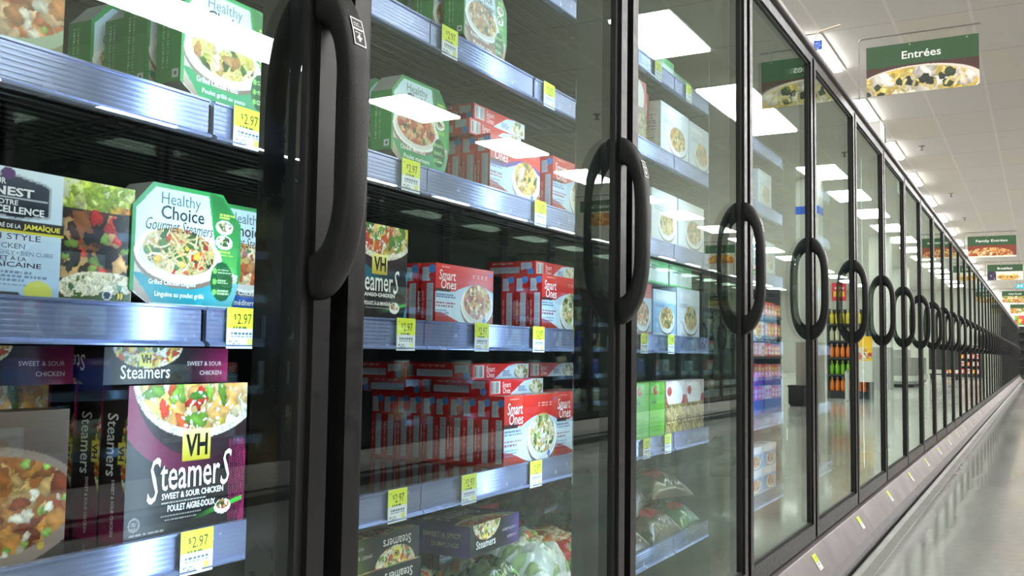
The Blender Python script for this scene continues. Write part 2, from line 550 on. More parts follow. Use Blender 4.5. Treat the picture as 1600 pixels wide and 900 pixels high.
def steam_carton(name, band, kind, seed, line1, line2, res=9):
    p = Pack()
    cv = Canvas(OCT_W, OCT_H, res, rgb(28, 138, 66))
    # pale sky panel with slanted right edge
    pan = cv.m_poly([(0.5, 1), (0.55, 10.8), (3.0, 13.45), (10.6, 13.45), (12.6, 4), (12.2, 0), (3, 0)])
    cv.grad(pan, rgb(226, 236, 238), rgb(186, 214, 232), 1, 5, 13)
    low = cv.m_poly([(0.5, 1.6), (0.5, 5.2), (12.6, 5.0), (15.6, 4.4), (14.5, 0), (3, 0)])
    cv.grad(low, rgb(150, 128, 112), rgb(206, 200, 190), 1, 1, 5)
    st = cv.m_poly([(10.8, 13.9), (12.8, 13.5), (15.5, 10.3), (15.4, 4.6), (13.2, 4.6)])
    cv.grad(st, rgb(96, 178, 92), rgb(16, 104, 48), 1, 4, 13)
    for dy, s2 in ((10.0, 1), (8.2, 2)):
        cv.ell(13.2, dy, 1.35, 0.85, rgb(238, 240, 240))
        cv.food(cv.m_ell(13.2, dy + 0.12, 1.1, 0.6) < 1, CHICK + GREENS, 16, 0.12, 0.35, seed + 40 + s2)
    for i in range(2):
        cv.lines(12.2 + i * 0.2, 6.6 + 4.5 * i, 14.9, 7.3 + 4.5 * i, 2, rgb(200, 226, 96), seed + i)
    bl = cv.m_poly([(0.25, 3.7), (12.4, 3.4), (15.9, 3.4), (14.6, 0.5), (3.0, 0.5)])
    cv.grad(bl, band, tuple(min(1, q * 0.5 + 0.42) for q in band), 0, 8, 16)
    cv.rect(2.6, 0.05, 15, 0.5, rgb(226, 232, 230))
    cv.lines(4.4, 0.12, 12.0, 0.45, 1, rgb(90, 130, 110), seed + 9)
    plate(cv, 6.7, 5.9, 6.3, 3.1, seed, kind, -0.05)
    cv.ell(13.0, 3.5, 1.75, 2.35, rgb(22, 86, 48))
    for i in range(3):
        cv.ell(11.9, 2.2 + 1.25 * i, 0.34, 0.34, rgb(120, 200, 90))
        cv.lines(12.4, 2.0 + 1.25 * i, 14.4, 2.6 + 1.25 * i, 2, rgb(190, 226, 170), seed + 20 + i)
    p.grid(cv, f_front(), octL, octR)
    fr = f_front(EPS)
    g = rgb(34, 40, 44)
    p.text('Healthy', fr, 6.6, 12.1, 1.75, rgb(90, 110, 116), width=5.6, bold=0.0)
    p.text('Choice', fr, 6.9, 10.75, 1.55, g, width=6.2, bold=0.012)
    p.text('Gourmet Steamers', fr, 6.6, 9.25, 1.35, g, width=9.6, shear=0.35, bold=-0.004)
    p.text(line1, fr, 2.4, 2.75, 0.72, rgb(244, 248, 246), bold=0.012, anchor='l', width=6.6)
    p.text(line2, fr, 3.3, 1.45, 0.72, rgb(244, 248, 246), bold=0.012, anchor='l', width=7.0)
    # rim of the tray-shaped box
    T = OCT_T / 100
    P = [(octL(t) , t) for t in (0, .018, .11, .139)] + [(octR(t), t) for t in (.139, .105, .044, 0)]
    cols = [rgb(126, 124, 116), None, rgb(150, 150, 144), rgb(44, 140, 66), rgb(120, 180, 110), rgb(34, 128, 60), rgb(120, 120, 112), rgb(120, 120, 112)]
    for i in range(8):
        a, b = P[i], P[(i + 1) % 8]
        if cols[i] is None: continue
        p.face([(0, a[0], a[1]), (0, b[0], b[1]), (-T, b[0], b[1]), (-T, a[0], a[1])], cols[i])
    p.face([(-T, y, z) for y, z in P], rgb(120, 120, 112))
    ls = Canvas(OCT_T, 9.2, 7, rgb(62, 152, 70))
    ls.rect(0, 6.2, 4, 9.2, rgb(50, 136, 62))
    ls.lines(0.9, 1.8, 1.25, 8.6, 18, rgb(196, 226, 190), seed)
    ls.lines(1.7, 1.8, 2.0, 8.6, 18, rgb(150, 200, 150), seed + 1)
    ls.rect(2.7, 0.5, 3.6, 1.5, rgb(236, 240, 238))
    ls.rect(2.95, 0.72, 3.35, 1.25, rgb(90, 100, 96))
    p.grid(ls, lambda S, Tt: (S - T, np.zeros_like(S), Tt + 0.018))
    return p.mesh(name)

def rice_carton(name, tone, seed, flav1, flav2, wide=17.3, tall=16.8, deep=4.0, res=9, flip=False, edge=0.8):
    """black dinner carton: rice bowl across the top, yellow badge, tall white lettering"""
    W, H, T = wide, tall, deep
    p = Pack()
    blk = rgb(24, 21, 24)
    cv = Canvas(W, H, res, blk)
    cv.grad(cv.X > -1, tuple(q * 0.75 for q in tone), tone, 0, 0, W)
    cv.put(cv.m_ell(0.44 * W, 0.30 * H, 0.56 * W, 0.62 * H) < 1, blk)
    cv.rect(0, 0, edge * W, 0.45 * H, blk)
    cv.poly([(edge * W - 1, 0), (edge * W + 2.6, 0), (edge * W - 1, 0.5 * H)], blk)
    ring = cv.m_ell(0.58 * W, 1.06 * H, 0.72 * W, 0.66 * H) < 1
    cv.grad(ring, tone, blk, 0, 0.0, 0.95 * W)
    bowl = cv.m_ell(0.62 * W, 1.06 * H, 0.58 * W, 0.56 * H) < 1
    cv.put(bowl, rgb(44, 28, 36))
    fd = cv.m_ell(0.60 * W, 1.05 * H, 0.57 * W, 0.42 * H) < 1
    cv.put(fd, rgb(226, 222, 206))
    cv.food(fd, [rgb(240, 240, 232), rgb(222, 220, 208)], 320, 0.22, 0.45, seed, (0.3, 0.5))
    inn = fd & (cv.m_ell(0.6 * W, 1.02 * H, 0.52 * W, 0.33 * H) < 1)
    cv.food(inn, [rgb(236, 206, 70), rgb(246, 224, 120), rgb(222, 190, 130), rgb(210, 160, 90), rgb(232, 214, 170)], 30, 1.5, 2.6, seed + 1, (0.45, 0.7))
    cv.food(inn, [rgb(206, 60, 36), rgb(222, 96, 40), rgb(84, 140, 50), rgb(120, 170, 60)], 15, 1.0, 2.0, seed + 2, (0.35, 0.6))
    cv.food(inn, [rgb(240, 240, 232)], 60, 0.22, 0.4, seed + 3, (0.3, 0.5))
    if tone[0] > tone[2] * 1.2:
        for i in range(18):
            for j in range(30):
                cv.ell(W - 0.3 - i * 0.32, 0.5 + j * 0.32 + 0.16 * (i % 2), 0.09, 0.09, tuple(min(1, q * 1.3) for q in tone), al=1.0) if W - 0.3 - i * 0.32 > 0.8 * W + 0.6 else None
    sw = cv.m_poly([(0.55 * W, 0.07 * H), (0.98 * W, 0.16 * H), (0.98 * W, 0.19 * H), (0.75 * W, 0.15 * H), (0.55 * W, 0.10 * H)])
    cv.grad(sw, blk, rgb(70, 176, 60), 0, 0.5 * W, 0.85 * W)
    cv.ell(0.80 * W, 0.135 * H, 1.25, 0.85, rgb(238, 238, 230))
    cv.food(cv.m_ell(0.80 * W, 0.15 * H, 1.0, 0.55) < 1, CHICK + GREENS + REDS, 16, 0.15, 0.4, seed + 5)
    cv.ell(1.3, 0.11 * H, 0.75, 0.75, rgb(150, 146, 142)); cv.ell(1.3, 0.11 * H, 0.6, 0.6, rgb(60, 56, 56)); cv.lines(0.9, 0.085 * H, 1.7, 0.13 * H, 3, rgb(170, 166, 160), seed)
    cv.lines(0.7, 0.6, 5.6, 1.1, 1, rgb(150, 146, 142), seed + 6)
    cv.lines(4.9, 3.62, 13.4, 3.92, 1, rgb(200, 196, 190), seed + 7)
    cv.lines(4.9, 2.15, 12.4, 2.4, 1, rgb(170, 166, 160), seed + 8)
    cv.lines(5.4, 1.75, 12.0, 2.0, 1, rgb(170, 166, 160), seed + 9)
    bx, by, bw, bh = 0.555 * W, 0.585 * H, 0.24 * W, 0.21 * H
    bad = (abs(cv.X - bx) < bw / 2) & (abs(cv.Y - by) < bh / 2)
    cv.grad(bad, rgb(176, 160, 40), rgb(246, 240, 150), 1)
    p.grid(cv, f_front())
    fr = f_front(EPS)
    wh = rgb(240, 240, 238)
    p.text('VH', fr, bx, by, bh * 0.72, rgb(16, 15, 16), width=bw * 0.78, bold=0.03, shear=0.0)
    p.text('teamer', fr, 0.515 * W, 0.385 * H, 0.17 * H, wh, width=0.50 * W, bold=0.006)
    p.text('S', fr, 0.215 * W, 0.375 * H, 0.30 * H, wh, width=0.10 * W, bold=0.0, shear=0.25)
    p.text('S', fr, 0.82 * W, 0.41 * H, 0.25 * H, wh, width=0.095 * W, bold=0.0, shear=0.25)
    p.text(flav1, fr, 0.54 * W, 0.262 * H, 0.042 * H, wh, width=0.52 * W, bold=0.02)
    p.text(flav2, fr, 0.53 * W, 0.180 * H, 0.045 * H, wh, width=0.40 * W, bold=0.02)
    # left side: lettering runs downwards
    ls = Canvas(T, H, 7, blk)
    ls.grad(ls.Y < 0.42 * H, tuple(q * 1.05 for q in tone), blk, 1, 0.05 * H, 0.42 * H)
    fs = ls.m_ell(T + 0.6, 0.56 * H, 1.5, 0.27 * H) < 1
    ls.put(fs, rgb(200, 180, 110)); ls.food(fs, [rgb(236, 230, 200), rgb(226, 190, 70), rgb(90, 140, 50), rgb(200, 70, 40)], 60, 0.2, 0.6, seed + 12)
    ls.rect(T - 1.4, 0.50 * H, T - 0.2, 0.64 * H, rgb(228, 214, 90))
    p.grid(ls, f_left(T / 100))
    fl = f_left(T / 100, EPS)
    p.text('Steamers', fl, T * 0.42, 0.62 * H, 1.75, wh, width=0.40 * H, rot=-math.pi / 2, bold=0.01)
    p.text(flav1, fl, T * 0.52, 0.22 * H, 0.5, wh, width=0.36 * H, rot=-math.pi / 2, bold=0.01)
    p.text('VH', fl, T - 0.8, 0.57 * H, 0.9, blk, width=1.6, rot=-math.pi / 2, bold=0.03)
    # top edge
    ts = Canvas(W, T, 8, blk)
    ts.grad(ts.X > 0.62 * W, blk, tone, 0, 0.62 * W, W)
    fs = ts.m_ell(0.33 * W, T * 1.05, 0.27 * W, T * 0.62) < 1
    ts.put(fs, rgb(216, 206, 170)); ts.food(fs, [rgb(240, 236, 220), rgb(226, 196, 80), rgb(196, 80, 50), rgb(100, 140, 60)], 90, 0.2, 0.6, seed + 15)
    ts.rect(0.31 * W - 0.9, T * 0.5, 0.31 * W + 0.9, T * 0.86, rgb(226, 214, 96))
    f_t = (lambda e: (lambda S, Tq: (Tq - T / 100, W / 100 - S, np.zeros_like(S) + H / 100 + e))) if flip else (lambda e: f_top(H / 100, e))
    p.grid(ts, f_t(0.0))
    ft = f_t(EPS)
    if flip:                                                       # right end reads along the carton's height when it lies face up
        fe = lambda S, Tq: (Tq - T / 100, np.zeros_like(S) + W / 100 + EPS, S)
        a_, b_ = flav1.rsplit(' ', 1)
        p.text(a_, fe, H * 0.55, T * 0.66, 0.9, wh, width=H * 0.62, bold=0.012)
        p.text(b_, fe, H * 0.60, T * 0.36, 0.8, wh, width=H * 0.44, bold=0.012)
    p.text('VH', ft, 0.31 * W, T * 0.68, 0.95, blk, width=1.3, bold=0.03)
    p.text('Steamers', ft, 0.31 * W, T * 0.33, 1.5, wh, width=0.38 * W, bold=0.008)
    a, b = (flav1.rsplit(' ', 1) + [''])[:2]
    p.text(a, ft, 0.94 * W, T * 0.55, 0.5, rgb(206, 196, 200), width=0.30 * W, anchor='r')
    if b: p.text(b, ft, 0.94 * W, T * 0.28, 0.5, rgb(206, 196, 200), width=0.19 * W, anchor='r')
    box_rest(p, W / 100, H / 100, T / 100, blk, blk, tone)
    return p.mesh(name)

RED = rgb(206, 34, 36)
def diet_carton(name, kind, seed, W, H, T, purple=False, res=8):
    """red and pale blue dinner carton with a plate lower right"""
    p = Pack()
    cv = Canvas(W, H, res, RED)
    cv.grad(cv.X > -1, rgb(176, 24, 30), rgb(216, 46, 38), 1, 0, H)
    # pale blue field under a wave
    wave = 0.56 * H + 0.10 * H * np.sin((cv.X / W - 0.32) * 4.2) * np.where(cv.X > 0.3 * W, 1.4, 0.3)
    sky = (cv.Y < wave) & (cv.Y > 0.10 * H + 0.10 * H * np.cos(cv.X / W * 5.5))
    cv.grad(sky, rgb(206, 226, 240), rgb(176, 208, 234), 1)
    if purple:
        cv.put((cv.Y < wave + 0.02 * H) & (cv.Y > wave - 0.06 * H), rgb(96, 60, 140))
    dk = cv.Y < 0.10 * H + 0.08 * H * np.cos(cv.X / W * 5.5 + 0.2)
    cv.grad(dk, rgb(150, 34, 30), rgb(176, 60, 46), 1)
    plate(cv, 0.71 * W, 0.35 * H, 0.29 * W, 0.35 * H, seed, kind)
    cv.rect(0, 0.535 * H, 0.24 * W, 0.59 * H, rgb(60, 20, 24))
    cv.lines(0.25, 0.44 * H, 0.33 * W, 0.52 * H, 2, rgb(70, 84, 130), seed + 2)
    cv.lines(0.25, 0.28 * H, 0.33 * W, 0.39 * H, 2, rgb(150, 60, 90), seed + 3)
    cv.lines(0.25, 0.13 * H, 0.28 * W, 0.25 * H, 3, rgb(110, 130, 170), seed + 4)
    for i in range(4):
        cv.lines(0.62 * W + i * 0.075 * W, 0.82 * H, 0.67 * W + i * 0.075 * W, 0.90 * H, 2, rgb(236, 190, 180), seed + 5 + i)
    cv.ell(0.95 * W, 0.92 * H, 0.4, 0.4, rgb(60, 110, 200))
    cv.poly([(0.80 * W, 0.09 * H), (0.835 * W, 0.16 * H), (0.87 * W, 0.09 * H), (0.835 * W, 0.02 * H)], rgb(70, 120, 200))
    cv.lines(0.10 * W, 0.945 * H, 0.30 * W, 0.97 * H, 1, rgb(240, 220, 216), seed + 8)
    p.grid(cv, f_front())
    fr = f_front(EPS)
    p.text('Smart', fr, 0.19 * W, 0.815 * H, 0.17 * H, rgb(248, 246, 246), width=0.27 * W, shear=0.12, bold=0.008)
    p.text('Ones', fr, 0.21 * W, 0.665 * H, 0.16 * H, rgb(248, 246, 246), width=0.25 * W, shear=0.12, bold=0.008)
    pale = rgb(196, 204, 214)
    ls = Canvas(T, H, 8, RED)
    ls.grad(ls.Y < 0.72 * H, rgb(170, 20, 28), rgb(206, 34, 36), 1)
    top = (ls.Y > 0.70 * H) & (ls.Y < 0.93 * H) & (ls.X > 0.10 * T) & (ls.X < 0.66 * T - 0.10 * T * np.sin((ls.Y / H - 0.7) * 18))
    ls.put(top, pale)
    ls.lines(0.16 * T, 0.73 * H, 0.5 * T, 0.92 * H, 9, rgb(150, 160, 176), seed)
    ls.rect(0.42 * T, 0.04 * H, 0.84 * T, 0.66 * H, pale)
    ls.lines(0.46 * T, 0.06 * H, 0.80 * T, 0.65 * H, 24, rgb(150, 158, 172), seed + 1)
    ls.lines(0.12 * T, 0.10 * H, 0.24 * T, 0.55 * H, 14, rgb(236, 190, 190), seed + 2)
    ls.ell(0.76 * T, 0.90 * H, 0.24 * T, 0.24 * T, rgb(70, 140, 216))
    p.grid(ls, f_left(T / 100))
    ts = Canvas(W, T, 8, RED)
    ts.bars(0.03 * W, 0.10 * T, 0.19 * W, 0.90 * T, seed)
    wv = ts.m_poly([(0.36 * W, 0), (0.62 * W, 0.85 * T), (0.80 * W, T), (W, T), (W, 0)])
    ts.put(wv, rgb(196, 216, 232))
    fd = ts.m_ell(0.86 * W, 0.45 * T, 0.14 * W, 0.5 * T) < 1
    ts.put(fd, rgb(230, 226, 206)); ts.food(fd, [rgb(226, 218, 180), rgb(120, 140, 70), rgb(200, 160, 110)], 40, 0.2, 0.5, seed + 4)
    ts.lines(0.52 * W, 0.2 * T, 0.68 * W, 0.6 * T, 3, rgb(80, 96, 140), seed + 6)
    p.grid(ts, f_top(H / 100))
    ft = f_top(H / 100, EPS)
    p.text('Smart', ft, 0.30 * W, 0.66 * T, 0.36 * T, rgb(248, 246, 246), width=0.15 * W, shear=0.12)
    p.text('Ones', ft, 0.30 * W, 0.28 * T, 0.36 * T, rgb(248, 246, 246), width=0.13 * W, shear=0.12)
    box_rest(p, W / 100, H / 100, T / 100, RED, RED, rgb(190, 34, 36))
    return p.mesh(name)

def house_carton(name):
    """pale blue and photo carton with a dark badge, upper left corner of bay one"""
    W, H, T = 22.0, 12.6, 4.0
    p = Pack()
    cv = Canvas(W, H, 8, rgb(190, 212, 236))
    cv.grad(cv.X < 13.6, rgb(168, 196, 228), rgb(222, 234, 244), 1)
    ph = cv.X > 13.4
    cv.grad(ph, rgb(60, 40, 26), rgb(222, 226, 190), 1, 5.5, 12.6)
    cv.food(ph & (cv.Y > 9.4), [rgb(186, 200, 70), rgb(156, 180, 60), rgb(216, 220, 130)], 90, 0.3, 0.9, 5)
    cv.food(ph & (cv.Y > 8.0) & (cv.Y < 10.4) & (cv.X > 19), [rgb(232, 180, 40), rgb(246, 214, 90), rgb(210, 130, 30)], 26, 0.4, 1.0, 6, (0.5, 0.9))
    cv.food(ph & (cv.Y < 9.6), [rgb(52, 30, 22), rgb(84, 46, 28), rgb(40, 24, 20), rgb(110, 66, 36)], 90, 0.7, 1.7, 7)
    cv.food(ph & (cv.Y < 9.4) & (cv.Y > 2.4), [rgb(196, 140, 84), rgb(160, 96, 50), rgb(214, 168, 110)], 9, 1.5, 2.4, 8, (0.5, 0.75))
    cv.food(ph & (cv.Y < 9.8) & (cv.Y > 3), [rgb(196, 44, 30), rgb(30, 22, 24), rgb(44, 26, 22), rgb(70, 38, 26), rgb(30, 22, 24), rgb(96, 56, 32), rgb(120, 150, 60)], 44, 0.5, 1.1, 9)
    rice = (cv.m_ell(18.5, 1.6, 5.2, 1.8) < 1) & ph
    cv.put(rice, rgb(222, 214, 186)); cv.food(rice, [rgb(240, 236, 214), rgb(206, 196, 160)], 240, 0.18, 0.36, 10, (0.35, 0.6)); cv.food(rice, GREENS, 8, 0.2, 0.4, 11)
    cv.poly([(13.4, 0), (22, 0), (22, 1.3), (13.4, 0.5)], rgb(70, 90, 50))
    cv.ell(19.0, 0.95, 0.55, 0.55, rgb(226, 230, 232)); cv.ell(20.6, 0.95, 0.55, 0.55, rgb(30, 30, 30))
    cv.ell(19.0, 0.95, 0.42, 0.42, rgb(40, 50, 80)); cv.ell(20.4, 0.95, 0.14, 0.36, rgb(240, 210, 60)); cv.ell(20.8, 0.95, 0.14, 0.36, rgb(240, 210, 60))
    bd = cv.m_poly([(5.0, 8.3), (5.0, 11.3), (8, 11.9), (11.4, 11.3), (12.0, 11.0), (12.0, 8.3), (8.5, 7.8)])
    cv.put(cv.m_poly([(4.8, 8.1), (4.8, 11.5), (8, 12.1), (11.5, 11.5), (12.2, 11.1), (12.2, 8.1), (8.5, 7.6)]), rgb(170, 176, 188))
    cv.grad(bd, rgb(20, 26, 44), rgb(64, 70, 88), 1)
    cv.ell(7.6, 12.0, 0.75, 0.55, rgb(92, 60, 110)); cv.rect(5.2, 9.65, 11.8, 9.75, rgb(200, 205, 214))
    cv.rect(0, 6.5, 13.7, 7.6, rgb(30, 26, 20))
    cv.rect(0, 6.42, 13.7, 6.6, rgb(210, 200, 60))
    cv.lines(1.0, 1.3, 12.4, 2.9, 4, rgb(120, 140, 176), 12)
    cv.poly([(0, 0), (6.6, 0), (6.0, 0.9), (0, 0.9)], rgb(220, 214, 60))
    cv.ell(11.2, 0.8, 1.5, 1.1, rgb(206, 210, 100))
    cv.poly([(7.0, 0), (9.6, 0), (9.2, 0.7), (7.0, 0.7)], rgb(60, 60, 70))
    p.grid(cv, f_front())
    fr = f_front(EPS)
    wh, nv, yl = rgb(236, 238, 242), rgb(52, 48, 80), rgb(236, 220, 60)
    p.text('OUR', fr, 6.6, 11.2, 0.6, wh, width=1.6, bold=0.02)
    p.text('FINEST', fr, 7.6, 10.3, 0.85, wh, width=5.4, bold=0.03)
    p.text('NOTRE', fr, 7.4, 9.25, 0.5, wh, width=2.6, bold=0.02)
    p.text('EXCELLENCE', fr, 8.3, 8.55, 0.7, wh, width=6.3, bold=0.03)
    p.text('INSPIRED BY JAMAICA  •', fr, 2.4, 7.05, 0.5, yl, width=5.6, bold=0.02)
    p.text('INSPIRÉ DE LA', fr, 7.4, 7.05, 0.5, wh, width=3.4, bold=0.01)
    p.text('JAMAÏQUE', fr, 11.3, 7.05, 0.75, yl, width=3.9, bold=0.03)
    p.text('JAMAICAN STYLE', fr, 11.2, 5.9, 0.75, rgb(70, 50, 100), width=10.4, anchor='r')
    p.text('CHICKEN', fr, 9.6, 5.1, 0.5, rgb(92, 110, 150), width=4.0, anchor='r')
    p.text('THOROUGHLY • BIEN CUIRE', fr, 12.6, 4.45, 0.42, rgb(120, 140, 176), width=8.6, anchor='r')
    p.text('POULET À LA', fr, 9.8, 3.95, 0.5, nv, width=4.6, anchor='r')
    p.text('JAMAÏCAINE', fr, 11.4, 3.3, 0.75, nv, width=7.0, anchor='r', bold=0.008)
    p.face([(-.04, 0, 0), (0, 0, 0), (0, 0, H / 100), (-.04, 0, H / 100)], rgb(120, 140, 170))
    p.face([(0, 0, H / 100), (0, W / 100, H / 100), (-.04, W / 100, H / 100), (-.04, 0, H / 100)], rgb(160, 176, 196))
    box_rest(p, W / 100, H / 100, T / 100, rgb(150, 150, 150), rgb(150, 150, 150), rgb(110, 120, 90))
    return p.mesh(name)

def photo_carton(name, W, H, T, bg0, bg1, pal, seed, side, lit=0):
    """carton whose whole front is a dish photograph"""
    p = Pack()
    cv = Canvas(W, H, 7, bg0)
    cv.grad(cv.X > -1, bg0, bg1, 1)
    mk = cv.m_ell(0.45 * W, 0.38 * H, 0.62 * W, 0.34 * H) < 1
    cv.put(cv.m_ell(0.45 * W, 0.36 * H, 0.68 * W, 0.42 * H) < 1, tuple(min(1, q * 1.35) for q in bg1))
    cv.put(mk, pal[0])
    cv.food(mk, pal, 90, 0.5, 1.7, seed)
    cv.food(mk, [rgb(150, 190, 90), rgb(120, 160, 70)], 14, 0.35, 0.6, seed + 1, (0.9, 1))
    cv.food(mk, [rgb(236, 230, 214)], 14, 0.4, 1.0, seed + 2)
    if lit:
        cv.ell(0.72 * W, 0.09 * H, 0.4, 0.4, rgb(170, 160, 140)); cv.ell(0.85 * W, 0.09 * H, 0.4, 0.4, rgb(190, 160, 60))
    p.grid(cv, f_front())
    p.face([(-T / 100, 0, 0), (0, 0, 0), (0, 0, H / 100), (-T / 100, 0, H / 100)], side)
    p.face([(0, 0, H / 100), (0, W / 100, H / 100), (-T / 100, W / 100, H / 100), (-T / 100, 0, H / 100)], side)
    box_rest(p, W / 100, H / 100, T / 100, side, side, side)
    return p.mesh(name)

def plain_carton(name, W, H, T, front, side, seed, dish=None, band=None, res=5, panel=True):
    """smaller cartons deeper along the row: coloured front with dish, title block and side panel print"""
    p = Pack()
    cv = Canvas(W, H, res, front)
    if band is not None:
        cv.rect(0, 0.72 * H, W, H, band)
        cv.rect(0, 0, W, 0.07 * H, band)
    cv.rect(0.1 * W, 0.80 * H, 0.62 * W, 0.92 * H, tuple(min(1, q * 0.5 + 0.5) for q in (band or front)))
    cv.lines(0.12 * W, 0.62 * H, 0.55 * W, 0.70 * H, 2, rgb(90, 90, 110), seed)
    if dish == 'noodle':
        mk = cv.Y < 0.56 * H
        cv.put(cv.m_ell(0.45 * W, 0.72 * H, 0.4 * W, 0.26 * H) < 1, rgb(240, 240, 240))
        cv.put(mk, rgb(150, 120, 60)); cv.strands(mk, [rgb(222, 200, 120), rgb(190, 160, 84), rgb(236, 222, 160), rgb(120, 90, 44)], 260, 2.6, 0.22, seed)
        cv.put(cv.m_ell(0.18 * W, 0.80 * H, 0.11 * W, 0.09 * H) < 1, rgb(190, 30, 40))
    elif dish == 'mark':
        cv.ell(0.40 * W, 0.84 * H, 0.16 * W, 0.08 * H, rgb(206, 40, 50)); cv.ell(0.46 * W, 0.86 * H, 0.08 * W, 0.035 * H, front); cv.lines(0.1 * W, 0.1 * H, 0.8 * W, 0.4 * H, 4, tuple(q * 0.85 for q in front), seed)
    elif dish: plate(cv, 0.60 * W, 0.36 * H, 0.34 * W, 0.28 * H, seed, dish)
    p.grid(cv, f_front())
    ls = Canvas(T, H, 5, side)
    if panel:
        ls.rect(0.15 * T, 0.08 * H, 0.85 * T, 0.78 * H, tuple(min(1, q * 0.4 + 0.55) for q in side))
        ls.lines(0.2 * T, 0.1 * H, 0.8 * T, 0.76 * H, 12, rgb(130, 134, 146), seed + 1)
    p.grid(ls, f_left(T / 100))
    ts = Canvas(W, T, 4, side)
    ts.rect(0.08 * W, 0.2 * T, 0.3 * W, 0.8 * T, rgb(226, 228, 230))
    ts.lines(0.4 * W, 0.25 * T, 0.9 * W, 0.75 * T, 2, rgb(110, 110, 120), seed + 2)
    p.grid(ts, f_top(H / 100))
    box_rest(p, W / 100, H / 100, T / 100, side, side, front)
    return p.mesh(name)

def bag_mesh(name, W, H, T, base, pal, seed, window=None, logo=None):
    """pillow bag lying flat (x depth, y width, z up), crinkled, with crimped end seals"""
    rg = np.random.RandomState(seed)
    cv = Canvas(W, H, 4, base)
    cv.food(cv.X > -1, pal, 60, 0.5, 2.2, seed)
    cv.rect(0.1 * W, 0.60 * H, 0.9 * W, 0.86 * H, base)
    if window is not None:
        mk = cv.m_ell(0.5 * W, 0.33 * H, 0.38 * W, 0.26 * H) < 1
        cv.put(mk, window[0]); cv.food(mk, window, 70, 0.4, 1.2, seed + 1)
    if logo is not None:
        cv.ell(0.5 * W, 0.73 * H, 0.3 * W, 0.1 * H, logo)
    for e in (0, H - 0.8):
        cv.rect(0, e, W, e + 0.8, tuple(min(1, q * 1.25) for q in base))
    u = cv.X / W * 2 - 1; v = cv.Y / H * 2 - 1
    prof = np.clip(1 - np.abs(u) ** 2.6, 0, 1) ** 0.6 * np.clip(1 - np.abs(v) ** 3.2, 0, 1) ** 0.6
    wob = np.zeros_like(u)
    for i in range(16):
        a, b, ph = rg.uniform(-9, 9), rg.uniform(-9, 9), rg.uniform(0, 6.28)
        wob += np.abs(np.sin(a * u + b * v + ph + 1.2 * np.sin(b * u * 0.7))) ** 0.7 * rg.uniform(0.3, 1)
    wob = (wob / wob.max())
    top = prof * T * (0.5 + 0.7 * wob) + 0.15
    p = Pack()
    zt = top / 100
    p.grid(cv, lambda S, Tt: (Tt - H / 200, S - W / 200, zt))
    cb = Canvas(W, H, 4, tuple(q * 0.8 for q in base))
    zb = np.clip(0.10 * T * (1 - prof), 0, None) / 100
    p.grid(cb, lambda S, Tt: (Tt - H / 200, W / 200 - S, zb[:, ::-1]))
    me = p.mesh(name, M_film)
    me.polygons.foreach_set('use_smooth', [True] * len(me.polygons))
    return me

def tag_mesh(name, price):
    """shelf ticket, yellow above white, 4.6 x 5 cm"""
    p = Pack()
    W, H = 4.7, 4.9
    cv = Canvas(W, H, 7, rgb(222, 230, 240))
    cv.rect(0, 2.35, W, H, rgb(216, 232, 60))
    cv.lines(0.7, 1.35, 4.3, 2.1, 2, rgb(70, 80, 100), 3)
    cv.lines(0.4, 0.25, 2.6, 1.15, 2, rgb(80, 90, 110), 4)
    cv.bars(0.5, 0.35, 2.4, 0.8, 5)
    cv.rect(3.3, 0.3, 4.2, 1.2, rgb(206, 214, 90))
    cv.lines(0.9, 2.45, 4.0, 2.75, 1, rgb(90, 100, 40), 6)
    cv.lines(0.3, 4.3, 0.9, 4.55, 1, rgb(90, 100, 40), 8)
    p.grid(cv, f_front())
    if price:
        p.text('$', f_front(EPS), 1.25, 3.75, 0.72, rgb(50, 60, 20), width=0.42)
        p.text(price, f_front(EPS), 2.75, 3.55, 1.25, rgb(50, 60, 20), width=2.3)
    t = -0.0012
    w_, h_ = W / 100, H / 100
    p.face([(t, w_, 0), (t, 0, 0), (t, 0, h_), (t, w_, h_)], rgb(210, 214, 210))
    for a, b in (((0, 0), (w_, 0)), ((w_, 0), (w_, h_)), ((w_, h_), (0, h_)), ((0, h_), (0, 0))):
        p.face([(t, a[0], a[1]), (t, b[0], b[1]), (0, b[0], b[1]), (0, a[0], a[1])], rgb(216, 220, 200))
    return p.mesh(name, M_paper)

# ------------------------------------------------------------------ the room
CEIL = 3.73
X0, X1, Y0, Y1 = -8.0, 13.0, -7.0, 44.5
PITCH_D, GAP0 = 0.8, -0.025
def shell(name, x0, x1, y0, y1, z0, z1, m_):
    b = MB(); b.box(x0, x1, y0, y1, z0, z1, m_)
    return tag(b.build(name), kind='structure')

M_floor = mat('polished_floor', rgb(168, 168, 166), 0.2)
nt, N, L, b = nodes(M_floor)
tc = N.new('ShaderNodeTexCoord')
def noise_node(scale, detail, stretch):
    mp = N.new('ShaderNodeMapping'); mp.inputs['Scale'].default_value = stretch
    L.new(tc.outputs['Object'], mp.inputs[0])
    nz = N.new('ShaderNodeTexNoise'); nz.inputs['Scale'].default_value = scale; nz.inputs['Detail'].default_value = detail
    L.new(mp.outputs[0], nz.inputs['Vector'])
    return nz
n1 = noise_node(1.4, 6, (1.6, 0.25, 1)); n2 = noise_node(22, 4, (1, 1, 1))
rp = N.new('ShaderNodeValToRGB')
rp.color_ramp.elements[0].position = 0.32; rp.color_ramp.elements[1].position = 0.68
c0, c1 = lin(rgb(160, 160, 158)), lin(rgb(192, 192, 189))
rp.color_ramp.elements[0].color = (*c0, 1); rp.color_ramp.elements[1].color = (*c1, 1)
